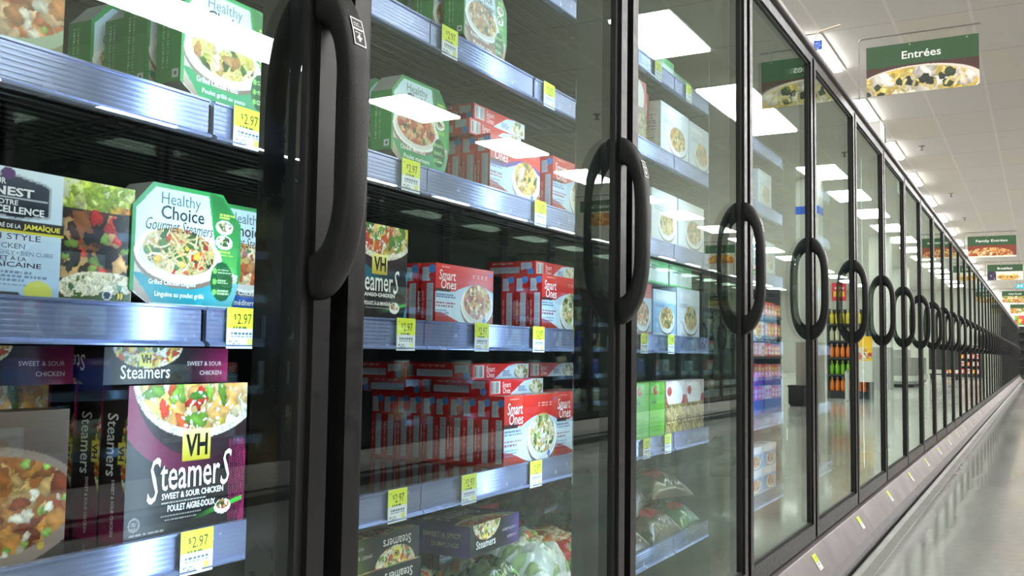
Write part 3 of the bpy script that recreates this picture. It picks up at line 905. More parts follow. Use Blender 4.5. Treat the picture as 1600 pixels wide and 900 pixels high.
mx = N.new('ShaderNodeMath'); mx.operation = 'MULTIPLY_ADD'; mx.inputs[1].default_value = 0.25; L.new(n2.outputs['Fac'], mx.inputs[0])
sb = N.new('ShaderNodeMath'); sb.operation = 'SUBTRACT'; sb.inputs[1].default_value = 0.125
L.new(n1.outputs['Fac'], mx.inputs[2]); L.new(mx.outputs[0], sb.inputs[0]); L.new(sb.outputs[0], rp.inputs[0])
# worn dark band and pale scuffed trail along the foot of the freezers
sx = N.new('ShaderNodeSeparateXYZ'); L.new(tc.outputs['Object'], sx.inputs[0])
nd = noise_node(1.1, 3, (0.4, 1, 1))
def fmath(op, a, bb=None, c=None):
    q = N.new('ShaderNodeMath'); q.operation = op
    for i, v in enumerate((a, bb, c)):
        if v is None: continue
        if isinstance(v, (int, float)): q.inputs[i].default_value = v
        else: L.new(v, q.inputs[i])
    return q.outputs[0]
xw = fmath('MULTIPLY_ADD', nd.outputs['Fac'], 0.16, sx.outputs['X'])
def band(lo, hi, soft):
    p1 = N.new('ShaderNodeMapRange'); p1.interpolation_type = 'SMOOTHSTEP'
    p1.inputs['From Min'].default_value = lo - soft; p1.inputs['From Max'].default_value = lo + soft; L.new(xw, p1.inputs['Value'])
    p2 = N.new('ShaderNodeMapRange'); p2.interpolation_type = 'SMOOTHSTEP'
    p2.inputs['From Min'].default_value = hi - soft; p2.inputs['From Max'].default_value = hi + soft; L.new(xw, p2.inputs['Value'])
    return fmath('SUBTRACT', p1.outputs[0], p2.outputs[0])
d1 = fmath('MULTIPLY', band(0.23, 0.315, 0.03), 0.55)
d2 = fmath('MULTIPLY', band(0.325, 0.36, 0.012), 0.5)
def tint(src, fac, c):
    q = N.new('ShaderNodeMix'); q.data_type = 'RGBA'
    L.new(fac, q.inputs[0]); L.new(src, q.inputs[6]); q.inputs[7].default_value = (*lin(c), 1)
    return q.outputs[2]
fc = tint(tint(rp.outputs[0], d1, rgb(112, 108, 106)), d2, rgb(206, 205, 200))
L.new(fc, b.inputs['Base Color'])
mr = N.new('ShaderNodeMapRange'); mr.inputs['To Min'].default_value = 0.08; mr.inputs['To Max'].default_value = 0.26
L.new(n1.outputs['Fac'], mr.inputs['Value']); L.new(mr.outputs[0], b.inputs['Roughness'])
n3 = noise_node(3.0, 2, (1.6, 0.35, 1))
bp = N.new('ShaderNodeBump'); bp.inputs['Strength'].default_value = 0.12; bp.inputs['Distance'].default_value = 0.003
L.new(n3.outputs['Fac'], bp.inputs['Height']); L.new(bp.outputs[0], b.inputs['Normal'])
b.inputs['Coat Weight'].default_value = 0.35; b.inputs['Coat Roughness'].default_value = 0.06
shell('floor', X0, X1, Y0, Y1, -0.1, 0.0, M_floor)

M_ceil = mat('ceiling_tiles', rgb(206, 200, 188), 0.85)
nt, N, L, b = nodes(M_ceil)
tc = N.new('ShaderNodeTexCoord')
sp = N.new('ShaderNodeSeparateXYZ'); L.new(tc.outputs['Object'], sp.inputs[0])
def mth(op, a, bb=None):
    q = N.new('ShaderNodeMath'); q.operation = op
    for i, v in enumerate((a, bb)):
        if v is None: continue
        if isinstance(v, (int, float)): q.inputs[i].default_value = v
        else: L.new(v, q.inputs[i])
    return q.outputs[0]
gx = mth('DIVIDE', mth('ADD', sp.outputs['X'], 1.04 + 61.0), 0.61)
gy = mth('DIVIDE', mth('ADD', sp.outputs['Y'], 122.0 - 8.65), 1.22)
dx = mth('MULTIPLY', mth('ABSOLUTE', mth('SUBTRACT', mth('FRACT', mth('ADD', gx, 0.5)), 0.5)), 0.61)
dy = mth('MULTIPLY', mth('ABSOLUTE', mth('SUBTRACT', mth('FRACT', mth('ADD', gy, 0.5)), 0.5)), 1.22)
lx = mth('LESS_THAN', dx, 0.013); ly = mth('LESS_THAN', dy, 0.008)
cb = N.new('ShaderNodeCombineXYZ'); L.new(mth('FLOOR', gx), cb.inputs[0]); L.new(mth('FLOOR', gy), cb.inputs[1])
wn = N.new('ShaderNodeTexWhiteNoise'); wn.noise_dimensions = '2D'; L.new(cb.outputs[0], wn.inputs['Vector'])
r1 = N.new('ShaderNodeValToRGB')
for e, c in zip(r1.color_ramp.elements, ((232, 228, 220), (236, 230, 216))): e.color = (*lin(rgb(*c)), 1)
e = r1.color_ramp.elements.new(0.5); e.color = (*lin(rgb(234, 231, 224)), 1)
L.new(wn.outputs['Value'], r1.inputs[0])
m1 = N.new('ShaderNodeMix'); m1.data_type = 'RGBA'
L.new(ly, m1.inputs[0]); L.new(r1.outputs[0], m1.inputs[6]); m1.inputs[7].default_value = (*lin(rgb(204, 199, 188)), 1)
m2 = N.new('ShaderNodeMix'); m2.data_type = 'RGBA'
L.new(lx, m2.inputs[0]); L.new(m1.outputs[2], m2.inputs[6]); m2.inputs[7].default_value = (*lin(rgb(246, 243, 234)), 1)
L.new(m2.outputs[2], b.inputs['Base Color'])
shell('ceiling', X0, X1, Y0, Y1, CEIL, CEIL + 0.1, M_ceil)
M_wall = mat('wall_paint', rgb(206, 204, 196), 0.7)
shell('wall_left', X0 - 0.1, X0, Y0, Y1, 0, CEIL, M_wall)
shell('wall_right', X1, X1 + 0.1, Y0, Y1, 0, CEIL, M_wall)
shell('wall_back', X0, X1, Y1, Y1 + 0.1, 0, CEIL, M_wall)
shell('wall_front', X0, X1, Y0 - 0.1, Y0, 0, CEIL, M_wall)
M_border = noise_rough(mat('floor_border', rgb(140, 139, 136), 0.6), 6, 0.5, 0.7)
# low coved floor border that follows the foot of the freezers
bd = MB()
bd.prism_y([(0.030, 0.0), (0.090, 0.0), (0.088, 0.003), (0.050, 0.004), (0.036, 0.016), (0.030, 0.016)], -0.8, GAP0 + 36.0, M_border)
tag(bd.build('trim_1'), kind='structure')

# ------------------------------------------------------------------ freezer cabinets, five doors each
DW = PITCH_D - 0.028
ZB, ZT = 0.222, 1.800
HANDLE_Y = DW - 0.018

def door_parts():
    """meshes of one door: frame, gasket, glass, bow handle with its printed mark (hinge edge at y = 0)"""
    fr = MB()
    s = 0.026
    fr.box(-0.034, 0, 0, s, ZB, ZT, M_frame)
    fr.box(-0.034, 0, DW - s, DW, ZB, ZT, M_frame)
    fr.box(-0.034, 0, s, DW - s, ZT - 0.027, ZT, M_frame)
    fr.box(-0.034, 0, s, DW - s, ZB, ZB + 0.048, M_frame)
    gs = MB()
    g = 0.011
    gs.box(-0.034, -0.007, s, s + g, ZB + 0.048, ZT - 0.027, M_gasket)
    gs.box(-0.034, -0.007, DW - s - g, DW - s, ZB + 0.048, ZT - 0.027, M_gasket)
    gs.box(-0.034, -0.007, s + g, DW - s - g, ZT - 0.027 - g * 0.6, ZT - 0.027, M_gasket)
    gs.box(-0.034, -0.007, s + g, DW - s - g, ZB + 0.048, ZB + 0.048 + g * 0.6, M_gasket)
    gp = MB()
    gp.box(-0.019, -0.011, s + g * 0.5, DW - s - g * 0.5, ZB + 0.05, ZT - 0.029, M_glass)
    # bow handle: outer and inner outline in the x-z plane, rounded section between them
    yc = HANDLE_Y
    zc = 1.026
    n, m_ = 48, 20
    hw = 0.0185
    vs, fs, zz, xx = [], [], [], []
    for i in range(n + 1):
        u = -1 + 2 * i / n
        a = math.copysign(1 - (1 - abs(u)) ** 1.8, u)
        xo, zo = 0.0505 * max(0.0, 1 - abs(a) ** 3.2) ** 0.62 - 0.0005, zc + 0.167 * a
        xi, zi = 0.028 * max(0.0, 1 - abs(a) ** 4.5) ** 0.62 - 0.0005, zc + 0.119 * a
        zz.append(zo); xx.append(xo)
        for k in range(m_):
            an = 2 * math.pi * k / m_
            c, sn = math.cos(an), math.sin(an)
            cc, ss = math.copysign(abs(c) ** 0.55, c), math.copysign(abs(sn) ** 0.55, sn)
            t = 0.5 + 0.5 * ss
            w_ = hw * (0.86 + 0.14 * (1 - t))
            vs.append((xi + (xo - xi) * t, yc + cc * w_, zi + (zo - zi) * t))
    for i in range(n):
        for k in range(m_):
            fs.append((i * m_ + k, i * m_ + (k + 1) % m_, (i + 1) * m_ + (k + 1) % m_, (i + 1) * m_ + k))
    fs.append(tuple(range(m_ - 1, -1, -1))); fs.append(tuple(range(n * m_, n * m_ + m_)))
    h = MB()
    h.add(vs, fs, M_handle, True)
    st = Pack()
    cv = Canvas(1.9, 3.0, 12, rgb(26, 24, 26))
    w_ = rgb(232, 230, 230)
    for r_ in ((0, 0, 1.9, 0.14), (0, 2.86, 1.9, 3.0), (0, 0, 0.14, 3), (1.76, 0, 1.9, 3), (0, 1.75, 1.9, 1.85)):
        cv.rect(*r_, w_)
    cv.ell(0.95, 0.85, 0.16, 0.42, w_); cv.ell(0.95, 0.85, 0.42, 0.16, w_)
    cv.lines(0.4, 2.1, 1.6, 2.6, 2, w_, 4); cv.lines(0.4, 1.35, 1.6, 1.6, 1, w_, 5)
    st.grid(cv, lambda S, T: (np.interp(T + 1.118, zz, xx) + 0.0008, S + yc - 0.0095, T + 1.118))
    # handle and its printed mark are one mesh
    hm = h.mesh('handle'); sm = st.mesh('mark', M_paper)
    bm = bmesh.new(); bm.from_mesh(hm); nf = len(bm.faces)
    bm.from_mesh(sm); bm.faces.ensure_lookup_table()
    for f in bm.faces[nf:]: f.material_index = 1
    bm.to_mesh(hm); bm.free()
    hm.materials.append(M_paper)
    # the frame's small bevel
    fm = fr.mesh('door')
    return fm, gs.mesh('gasket'), gp.mesh('glass_pane'), hm
DOOR_M, GASKET_M, PANE_M, HANDLE_M = door_parts()

def child(name, me, parent, loc=(0, 0, 0)):
    o = bpy.data.objects.new(name, me)
    COL.objects.link(o)
    o.parent = parent
    o.location = loc
    return o

def make_case(nbay, lamp, loc, rz, first_end, last_end):
    root = empty('freezer_case', loc, rz)
    Lr = nbay * PITCH_D - 0.002
    sh = MB()
    sh.box(-0.80, -0.76, 0, Lr, 0.05, 1.834, M_inner)
    sh.box(-0.76, -0.04, 0, Lr, 1.806, 1.834, M_inner)
    sh.box(-0.76, -0.04, 0, Lr, 0.05, 0.235, M_inner)
    if first_end: sh.box(-0.76, -0.036, 0.0, 0.003, 0.235, 1.806, M_inner)
    if last_end: sh.box(-0.76, -0.036, Lr - 0.003, Lr, 0.235, 1.806, M_inner)
    sh.build('cabinet_shell', root)
    hd = MB(); hd.box(-0.036, -0.004, 0, Lr, 1.803, 1.816, M_gasket); hd.build('door_header', root)
    cn = MB()
    cn.prism_y([(-0.04, 1.816), (0.006, 1.816), (0.009, 1.819), (0.009, 1.832), (0.004, 1.838), (-0.04, 1.842)], 0, Lr, M_canopy)
    cn.build('top_canopy', root)
    sl = MB(); sl.box(-0.04, -0.018, 0, Lr, 0.207, 0.219, M_gasket); sl.build('door_sill', root)
    kp = MB()
    kp.prism_y([(-0.02, 0.126), (0.0555, 0.126), (0.0060, 0.2035), (0.0035, 0.206), (-0.02, 0.206)], 0, Lr, M_kick)
    kp.build('kick_panel', root)
    ts = MB(); ts.prism_y([(-0.02, 0.088), (0.0575, 0.088), (0.0565, 0.126), (-0.02, 0.126)], 0, Lr, M_strip); ts.build('toe_strip', root)
    bm = MB()
    bm.box(-0.03, 0.024, 0, Lr, 0.0, 0.087, M_black)
    bm.tube([(0.036, 0, 0.062), (0.036, Lr, 0.062)], 0.012, M_steel, 10)
    bm.build('bumper_rail', root)
    mu = MB()
    mu.prism_z([(-0.037, -0.029), (-0.037, 0.029), (-0.094, 0.029), (-0.098, 0.025), (-0.098, -0.025), (-0.094, -0.029)], 0.236, 1.805, M_mull)
    me = mu.mesh('mullion')
    lm = MB()
    lm.box(-0.1012, -0.0983, -0.008 if rz == 0 else -0.026, 0.026 if rz == 0 else 0.008, 0.28, 1.77, lamp)
    lme = lm.mesh('lamp_strip')
    for k in range(nbay + (1 if last_end else 0)):
        y = k * PITCH_D + (0.03 if first_end and k == 0 else -0.035 if k == nbay else 0)
        child('mullion', me, root, (0, y, 0))
        child('lamp_strip', lme, root, (0, y, 0))
    doors = []
    for k in range(nbay):
        d = child('door', DOOR_M, root, (0, k * PITCH_D + 0.014, 0))
        child('gasket', GASKET_M, d); child('glass_pane', PANE_M, d); child('handle', HANDLE_M, d)
        doors.append(d)
    return root, doors
doors = []
NUNIT = 9
for u in range(NUNIT):
    c, dd = make_case(5, M_lamp, (0, GAP0 + u * 5 * PITCH_D, 0), 0, u == 0, u == NUNIT - 1)
    doors += dd
    tag(c, f'five-door upright freezer with black door frames, {["nearest", "second", "third", "fourth", "fifth", "sixth", "seventh", "eighth", "farthest"][u]} in the row on the left', 'freezer', 'upright freezers in the row on the left')
p = Pack(); cv = Canvas(1.4, 3.6, 4, rgb(232, 234, 232)); p.grid(cv, lambda S, T: (np.zeros_like(S) - 0.0113, S, T))
child('white_sticker', p.mesh('white_sticker', M_paper), doors[3], (0, 2.82 - (GAP0 + 3 * PITCH_D + 0.014), 0.56))
p = Pack(); p.face([(-0.0113, 0, 0), (-0.0113, 0.13, 0), (-0.0113, 0.065, 0.06), (-0.0113, 0.0, 0.075)], rgb(20, 130, 90))
child('green_sticker', p.mesh('green_sticker', M_paper), doors[6], (0, 5.36 - (GAP0 + 6 * PITCH_D + 0.014), 1.69))
XO, YO = 2.88, 12.6
for u in range(3):
    c, dd = make_case(5, M_lamp2, (XO, YO - u * 5 * PITCH_D, 0), math.pi, u == 0, u == 2)
    tag(c, f'five-door freezer across the aisle, {["farthest", "middle", "nearest"][u]} of the three mirrored in the glass doors', 'freezer', 'upright freezers across the aisle')

# ---- shelves
LV = [0.334, 0.601, 0.855, 1.098, 1.337, 1.551]
SLEN = PITCH_D - 0.008
def make_shelf(wires=True):
    root = empty('freezer_shelf')
    dk = MB()
    n = 17 if wires else 7
    for i in range(n):
        x = -0.212 - i * 0.42 / (n - 1)
        dk.tube([(x, 0, -0.006), (x, SLEN, -0.006)], 0.0025, M_wire, 5)
    for y in (0.02, SLEN * 0.5, SLEN - 0.02):
        dk.tube([(-0.206, y, -0.011), (-0.66, y, -0.011)], 0.003, M_wire, 6)
    dk.box(-0.66, -0.2065, 0.002, SLEN - 0.002, -0.0034, -0.0024, M_deck)
    dk.build('wire_deck', root)
    for a, b_ in ((0, 0.4415), (0.444, SLEN)):
        rl = MB()
        pr = [(-0.2060, 0.001), (-0.2060, -0.045), (-0.1935, -0.045), (-0.1925, -0.043), (-0.1965, -0.0395), (-0.2000, -0.0385)]
        for q in range(6):                                       # shallow ribs along the face
            zq = -0.0375 + q * 0.0055
            pr += [(-0.2000, zq), (-0.19985, zq + 0.0014), (-0.19985, zq + 0.0036), (-0.2000, zq + 0.0048)]
        pr += [(-0.2000, -0.0030), (-0.1975, -0.0020), (-0.1975, 0.0005), (-0.1990, 0.001)]
        rl.prism_y(pr, a, b_, M_rail)
        rl.build('price_rail', root)
    return root
sh0 = make_shelf()
LEVEL_NAME = ['bottom', 'second', 'third', 'fourth', 'fifth', 'top']
first = True
for bay in range(1, 7):
    for li, z in enumerate(LV):
        if bay == 1 and li > 3: continue
        s = sh0 if first else copy_tree(sh0)
        first = False
        s.location = (0, GAP0 + (bay - 1) * PITCH_D + 0.004, z)
        tag(s, f'wire freezer shelf with grey price rail, {LEVEL_NAME[li]} level behind the {nth(bay)} door from the left', 'shelf', 'wire freezer shelves on the left')
sh1 = make_shelf(False)
first = True
for bay in range(1, 15):
    for li in range(5):
        s = sh1 if first else copy_tree(sh1)
        first = False
        s.location = (XO, YO - (bay - 1) * PITCH_D - 0.004, LV[li]); s.rotation_euler = (0, 0, math.pi)
        tag(s, f'freezer shelf across the aisle, {LEVEL_NAME[li]} level, mirrored behind its {nth(bay)} door from the far end', 'shelf', 'freezer shelves across the aisle')

# ------------------------------------------------------------------ price tickets
TG = tag_mesh('price_tag', '2.97')
def ticket(y, li, label, rz=0.0, sx=1.0):
    place(TG, 'price_tag', label, 'price tag', -0.1932, y - 0.0235, LV[li] - 0.047, rz, 0.0, 'yellow and white shelf tickets')
for y, li, lb in [(0.828, 3, 'on the upper rail under the pesto pasta carton'), (0.828, 2, 'on the rail under the teal-banded linguini carton'),
                  (0.771, 1, 'on the rail under the black rice bowl carton'),
                  (1.27, 4, 'on the second door\'s top visible rail, near its left end'), (1.63, 4, 'on the second door\'s top visible rail, near its right end'),
                  (1.169, 3, 'under the lone green carton behind the second door'), (1.598, 3, 'under the purple-banded red carton behind the second door'),
                  (1.165, 2, 'under the teal and black carton behind the second door'), (1.387, 2, 'in the glare on the rail under the red pasta carton'),
                  (1.597, 2, 'under the three short red cartons behind the second door'),
                  (1.153, 1, 'at the left end of the rail below the long red row'), (1.354, 1, 'at the middle of the rail below the long red row'),
                  (1.593, 1, 'at the right end of the rail below the long red row'),
                  (2.236, 5, 'on the highest rail behind the third door, left one'), (2.476, 5, 'on the highest rail behind the third door, right one'),
                  (2.148, 2, 'on the middle rail behind the third door, left one'), (2.337, 2, 'on the middle rail behind the third door, right one'),
                  (2.168, 1, 'under the green cartons behind the third door, left one'), (2.316, 1, 'under the green cartons behind the third door, right one')]:
    ticket(y, li, 'yellow price ticket ' + lb)
SLOPE = math.atan2(0.0495, 0.0775)
for k in range(4, 16):
    place(TG, 'price_tag', f'small yellow and white ticket on the grey kick panel, {nth(k - 3)} from the nearest', 'price tag', 0.0415, GAP0 + k * PITCH_D - 0.150, 0.1515, 0.0, -SLOPE, 'tickets on the kick panel')

# ------------------------------------------------------------------ goods in the first bay
GRN, TEAL, BRN, BLU = rgb(24, 138, 84), rgb(20, 134, 150), rgb(136, 84, 62), rgb(24, 70, 160)
A_pesto = steam_carton('frozen_meal_carton', GRN, 'pesto', 11, 'Grilled Chicken Pesto', 'Poulet grillé au pesto')
A_ling = steam_carton('frozen_meal_carton', TEAL, 'linguini', 21, 'Grilled Chicken Linguini', 'Linguine au poulet grillé')
A_med = steam_carton('frozen_meal_carton', BLU, 'red', 31, 'Grilled Chicken', 'à la méditerranée', 7)
A_brown = steam_carton('frozen_meal_carton', BRN, 'chicken', 41, 'Roasted Chicken', 'Poulet rôti', 7)
A_redm = steam_carton('frozen_meal_carton', GRN, 'red', 51, 'Chicken Marinara', 'Poulet marinara', 7)
PINK, TEALB = rgb(140, 30, 84), rgb(24, 140, 172)
B_sour = rice_carton('frozen_meal_carton', PINK, 61, 'SWEET & SOUR CHICKEN', 'POULET AIGRE-DOUX')
B_mango = rice_carton('frozen_meal_carton', TEALB, 71, 'MANGO CHICKEN', 'POULET À LA MANGUE', 15.5, 14.2, edge=0.62)
B_green = rice_carton('frozen_meal_carton', rgb(110, 150, 50), 81, 'SWEET & SPICY NOODLES', 'NOUILLES', 17.3, 16.8, res=6)
B_purp = rice_carton('frozen_meal_carton', rgb(78, 50, 130), 91, 'SWEET & SPICY DUMPLINGS', 'DUMPLINGS', 19, 16.8, 5.4, res=6)
C_house = house_carton('frozen_meal_carton')
C_cass = photo_carton('frozen_meal_carton', 15, 14, 5, rgb(130, 130, 96), rgb(120, 132, 110), [rgb(190, 110, 60), rgb(206, 140, 84), rgb(226, 190, 150), rgb(170, 90, 50)], 5, rgb(110, 104, 92))
C_dark = photo_carton('frozen_meal_carton', 17, 14.6, 4, rgb(44, 30, 28), rgb(104, 90, 84), [rgb(150, 90, 40), rgb(190, 130, 60), rgb(130, 60, 30), rgb(210, 170, 110)], 15, rgb(60, 50, 50), 1)

FX = -0.2085
def put(me, label, y, li, dx=0.0, rz=0.0, ry=0.0, dz=0.0, group=None, cat='box'):
    return place(me, 'frozen_meal_carton', label, cat, FX + dx, y, LV[li] - 0.0025 + dz, rz, ry, group)

put(C_cass, 'wide casserole carton on the upper shelf, at the near edge of the first door', 0.437, 3)
put(A_pesto, 'green tray carton of chicken pesto pasta, front one on the upper shelf', 0.735, 3, 0, 0.02)
for i, (dx, dy, rz) in enumerate([(-0.052, -0.006, 0.03), (-0.100, 0.003, -0.02), (-0.148, -0.010, 0.05)]):
    put(A_pesto, f'green tray carton, {nth(i + 2)} in line behind the chicken pesto carton', 0.735 + dy, 3, dx, rz, group='pesto cartons in line on the upper shelf')
put(C_house, 'pale blue carton with dark badge and a jerk chicken photo, middle shelf', 0.462, 2, -0.002)
put(A_ling, 'green tray carton of chicken linguini with teal band, middle shelf of the first door', 0.678, 2, 0.0, 0.0)
put(A_med, 'green tray carton with deep blue band, half hidden at the right of the linguini carton', 0.822, 2, -0.044)
put(A_redm, 'green tray carton standing behind the linguini carton', 0.668, 2, -0.09)
put(B_sour, 'black and magenta sweet and sour chicken carton, front one on the lower shelf', 0.683, 1)
for i in range(3):
    put(B_sour, f'black and magenta sweet and sour chicken carton, {nth(i + 2)} in line on the lower shelf', 0.683 - 0.002 * i, 1, -0.0435 * (i + 1), group='sweet and sour cartons in line')
put(C_dark, 'dim brown carton with glazed chicken photo, lower left shelf of the first door', 0.452, 1, -0.012)
q = put(B_sour, 'black sweet and sour carton lying flat on top of the upright rice bowl cartons', 0.655, 1, -0.012, 0, math.pi / 2, 0.2115 - 0.0025)
q.matrix_world = Matrix.Translation((-0.2085 - 0.168 - 0.006, 0.655, LV[1] + 0.1695 - 0.0025)) @ Matrix.Rotation(math.pi / 2, 4, 'Y')
q2 = place(B_sour, 'frozen_meal_carton', 'black sweet and sour carton lying flat in the shade, left of the one on top', 'box', 0, 0, 0)
q2.matrix_world = Matrix.Translation((-0.2085 - 0.168 - 0.05, 0.478, LV[1] + 0.1695 - 0.0025)) @ Matrix.Rotation(math.pi / 2, 4, 'Y')
for i in range(2):
    put(B_sour, f'black carton standing in the dark behind the glazed chicken carton, {nth(i + 1)} from the front', 0.478, 1, -0.09 - 0.044 * i)
put(B_green, 'black and green carton low behind the first door, only its top edge showing', 0.69, 0, -0.015, 0, 0, 0.0)
put(B_purp, 'black and purple carton low at the left behind the first door', 0.47, 0, -0.012)

# ------------------------------------------------------------------ goods in the second bay
D_small = diet_carton('frozen_meal_carton', 'chicken', 101, 19.2, 10.4, 2.9, True)
D_ziti = diet_carton('frozen_meal_carton', 'ziti', 111, 18.4, 9.9, 2.9)
D_alf = diet_carton('frozen_meal_carton', 'alfredo', 121, 21.4, 12.8, 2.9)
D_alf2 = diet_carton('frozen_meal_carton', 'alfredo', 131, 19.0, 11.0, 2.9)
put(A_brown, 'green tray carton with brown band, alone on the top visible shelf of the second door', 1.335, 4, 0.0, 0.04)
for i in range(2):
    put(A_brown, f'green tray carton turned away, {nth(i + 1)} behind the brown-banded one', 1.318 - 0.008 * i, 4, -0.055 - 0.048 * i, 0.06)
put(A_med, 'green tray carton with blue band at the left end of the top visible shelf', 0.93, 4)
put(A_redm, 'green tray carton of red-sauced chicken, fourth shelf of the second door', 1.136, 3, 0.0, 0.0)
put(A_redm, 'green tray carton directly behind the red-sauced chicken carton', 1.132, 3, -0.05)
for i in range(3):
    put(D_small, 'red carton with purple band and chicken plate, front of its row of three' if i == 0 else f'red purple-banded carton, {nth(i + 1)} in its row of three', 1.430, 3, -0.0315 * i, group='red cartons with purple band')
for i in range(2):
    o = place(D_small, 'frozen_meal_carton', f'red carton lying flat on the purple-banded row, {"lower" if i == 0 else "upper"} one', 'box', 0, 0, 0)
    o.matrix_world = Matrix.Translation((-0.2085 - 0.104 - 0.035, 1.415 + 0.014 * i, LV[3] + 0.104 - 0.002 + 0.0295 * (i + 1) - 0.0295)) @ Matrix.Rotation(math.pi / 2, 4, 'Y')
for i in range(3):
    put(D_alf2, 'red carton with a white bowl, at the right edge of the fourth shelf' if i == 0 else f'red carton {nth(i + 1)} in line at the right of the fourth shelf', 1.678, 3, -0.0315 * i)
put(B_mango, 'black and teal mango chicken carton, middle shelf of the second door', 1.030, 2)
put(B_mango, 'black and teal mango chicken carton, behind the front one', 1.028, 2, -0.044)
for i in range(3):
    put(D_ziti, 'red carton with baked pasta photo, alone in the middle of the middle shelf' if i == 0 else f'red baked pasta carton in the dark, {nth(i + 1)} in its line', 1.264, 2, -0.034 * i)
for i in range(3):
    put(D_alf2, 'red carton with creamy pasta plate, front of three at the right of the middle shelf' if i == 0 else f'red creamy pasta carton, {nth(i + 1)} of three at the right of the middle shelf', 1.637, 2, -0.0315 * i)
o = place(D_alf2, 'frozen_meal_carton', 'red carton lying across the three at the right of the middle shelf', 'box', 0, 0, 0)
o.matrix_world = Matrix.Translation((-0.2085 - 0.11 - 0.03, 1.665, LV[2] + 0.11 - 0.002)) @ Matrix.Rotation(math.pi / 2, 4, 'Y')
for i in range(10):
    put(D_alf, 'red carton with broccoli pasta plate, front of the long row of ten' if i == 0 else f'red carton on edge, {nth(i + 1)} in the long row of ten', 1.4945 + 0.002 * (i % 2), 1, -0.0305 * i, group='long row of ten red cartons')
for i in range(3):
    put(D_alf, 'red carton at the right edge, beside the front of the long row' if i == 0 else f'red carton at the right edge, {nth(i + 1)} in line beside the long row', 1.724, 1, -0.012 - 0.0305 * i)
for i, (x, y, lv) in enumerate([(-0.03, 1.49, 0), (-0.175, 1.485, 0), (-0.30, 1.49, 0), (-0.045, 1.455, 1), (-0.185, 1.44, 1), (-0.07, 1.72, 1)]):
    o = place(D_alf, 'frozen_meal_carton', f'red carton lying flat on the long row, {["front lower", "middle lower", "rear lower", "front upper", "rear upper", "right-hand"][i]} one', 'box', 0, 0, 0, group='red cartons lying on the long row')
    o.matrix_world = Matrix.Translation((-0.2085 - 0.128 + x, y, LV[1] + 0.128 - 0.002 + 0.0295 * lv)) @ Matrix.Rotation(math.pi / 2, 4, 'Y')

# loose goods on the bottom shelf of the second bay
B_dump = rice_carton('frozen_meal_carton', rgb(84, 54, 140), 95, 'SWEET & SPICY DUMPLINGS', 'DUMPLINGS', 19.5, 13.0, 5.6, res=7, flip=True)
B_lime = rice_carton('frozen_meal_carton', rgb(120, 160, 56), 85, 'SWEET & SPICY NOODLES', 'NOUILLES', 19.0, 14.0, 4.9, res=7)
def lie_face_up(me, label, xf, y_right, z, T, W, H, rz=0.0, group=None):
    """front face up, its top edge towards the aisle"""
    o = place(me, 'frozen_meal_carton', label, 'box', 0, 0, 0, group=group)
    o.matrix_world = Matrix.Translation((xf, y_right, z)) @ Matrix.Rotation(rz, 4, 'Z') @ Matrix.Translation((-H / 100, 0, T / 100)) @ Matrix.Rotation(math.pi, 4, 'Z') @ Matrix.Rotation(-math.pi / 2, 4, 'Y')
    return o
WG = [rgb(214, 220, 190), rgb(150, 180, 90), rgb(230, 226, 206), rgb(206, 110, 60)]
bagA = bag_mesh('frozen_food_bag', 15, 17, 7.6, rgb(70, 84, 60), [rgb(90, 140, 60), rgb(40, 44, 40), rgb(160, 180, 110)], 3, WG)
bagB = bag_mesh('frozen_food_bag', 13, 17, 6.0, rgb(206, 214, 200), [rgb(226, 230, 214), rgb(170, 190, 130)], 4, WG)
bagC = bag_mesh('frozen_food_bag', 13, 17, 5.0, rgb(186, 40, 40), [rgb(206, 60, 46), rgb(90, 170, 60)], 5, [rgb(226, 206, 170), rgb(190, 120, 60)], rgb(90, 180, 70))
bagD = bag_mesh('frozen_food_bag', 22, 20, 6.2, rgb(66, 56, 44), [rgb(90, 80, 56), rgb(120, 60, 44), rgb(60, 70, 40), rgb(110, 110, 70)], 6, [rgb(150, 130, 70), rgb(110, 60, 40), rgb(120, 130, 60)], rgb(150, 40, 40))
bagE = bag_mesh('frozen_food_bag', 17, 18, 5.0, rgb(60, 96, 46), [rgb(80, 130, 50), rgb(110, 60, 50)], 7, [rgb(150, 130, 80), rgb(120, 50, 40)], rgb(170, 50, 44))
def bag(me, label, x, y, z, rz=0.0, ry=0.0, rx=0.0, group='loose bags of frozen food'):
    o = place(me, 'frozen_food_bag', label, 'bag', x, y, z, rz, ry, group, rx)
    mw = np.array(o.matrix_world)
    co = np.empty(len(me.vertices) * 3); me.vertices.foreach_get('co', co)
    q = co.reshape(-1, 3) @ mw[:3, :3].T + mw[:3, 3]
    o.matrix_world = Matrix.Translation((min(0.0, -0.2085 - q[:, 0].max()), 0, z - q[:, 2].min())) @ o.matrix_world    # behind the rail, lowest point at z
    return o
zb = LV[0] - 0.0015
for i in range(4):
    lie_face_up(B_lime, f'lime-edged noodle carton lying low behind the second door, {["lowest", "second", "third", "topmost"][i]} of its stack', -0.225 - 0.004 * (i % 2), 1.262, zb + 0.0495 * i, 4.9, 19.0, 14.0, 0.0, 'stack of black and lime cartons')
bag(bagA, 'dark green bag with vegetable photos on the bottom shelf, under the dumpling carton', -0.31, 1.415, zb, 0.06)
bag(bagA, 'dark green bag with vegetable photos, right of its twin under the dumpling carton', -0.31, 1.575, zb, -0.06)
lie_face_up(B_dump, 'black and purple dumpling carton lying on the green bags of the bottom shelf', -0.262, 1.652, zb + 0.105, 5.6, 19.5, 13.0, 0.04)
bag(bagB, 'pale shiny bag tilted up on the bottom shelf beside the dumpling carton', -0.28, 1.745, zb, 0.0, 0.42)
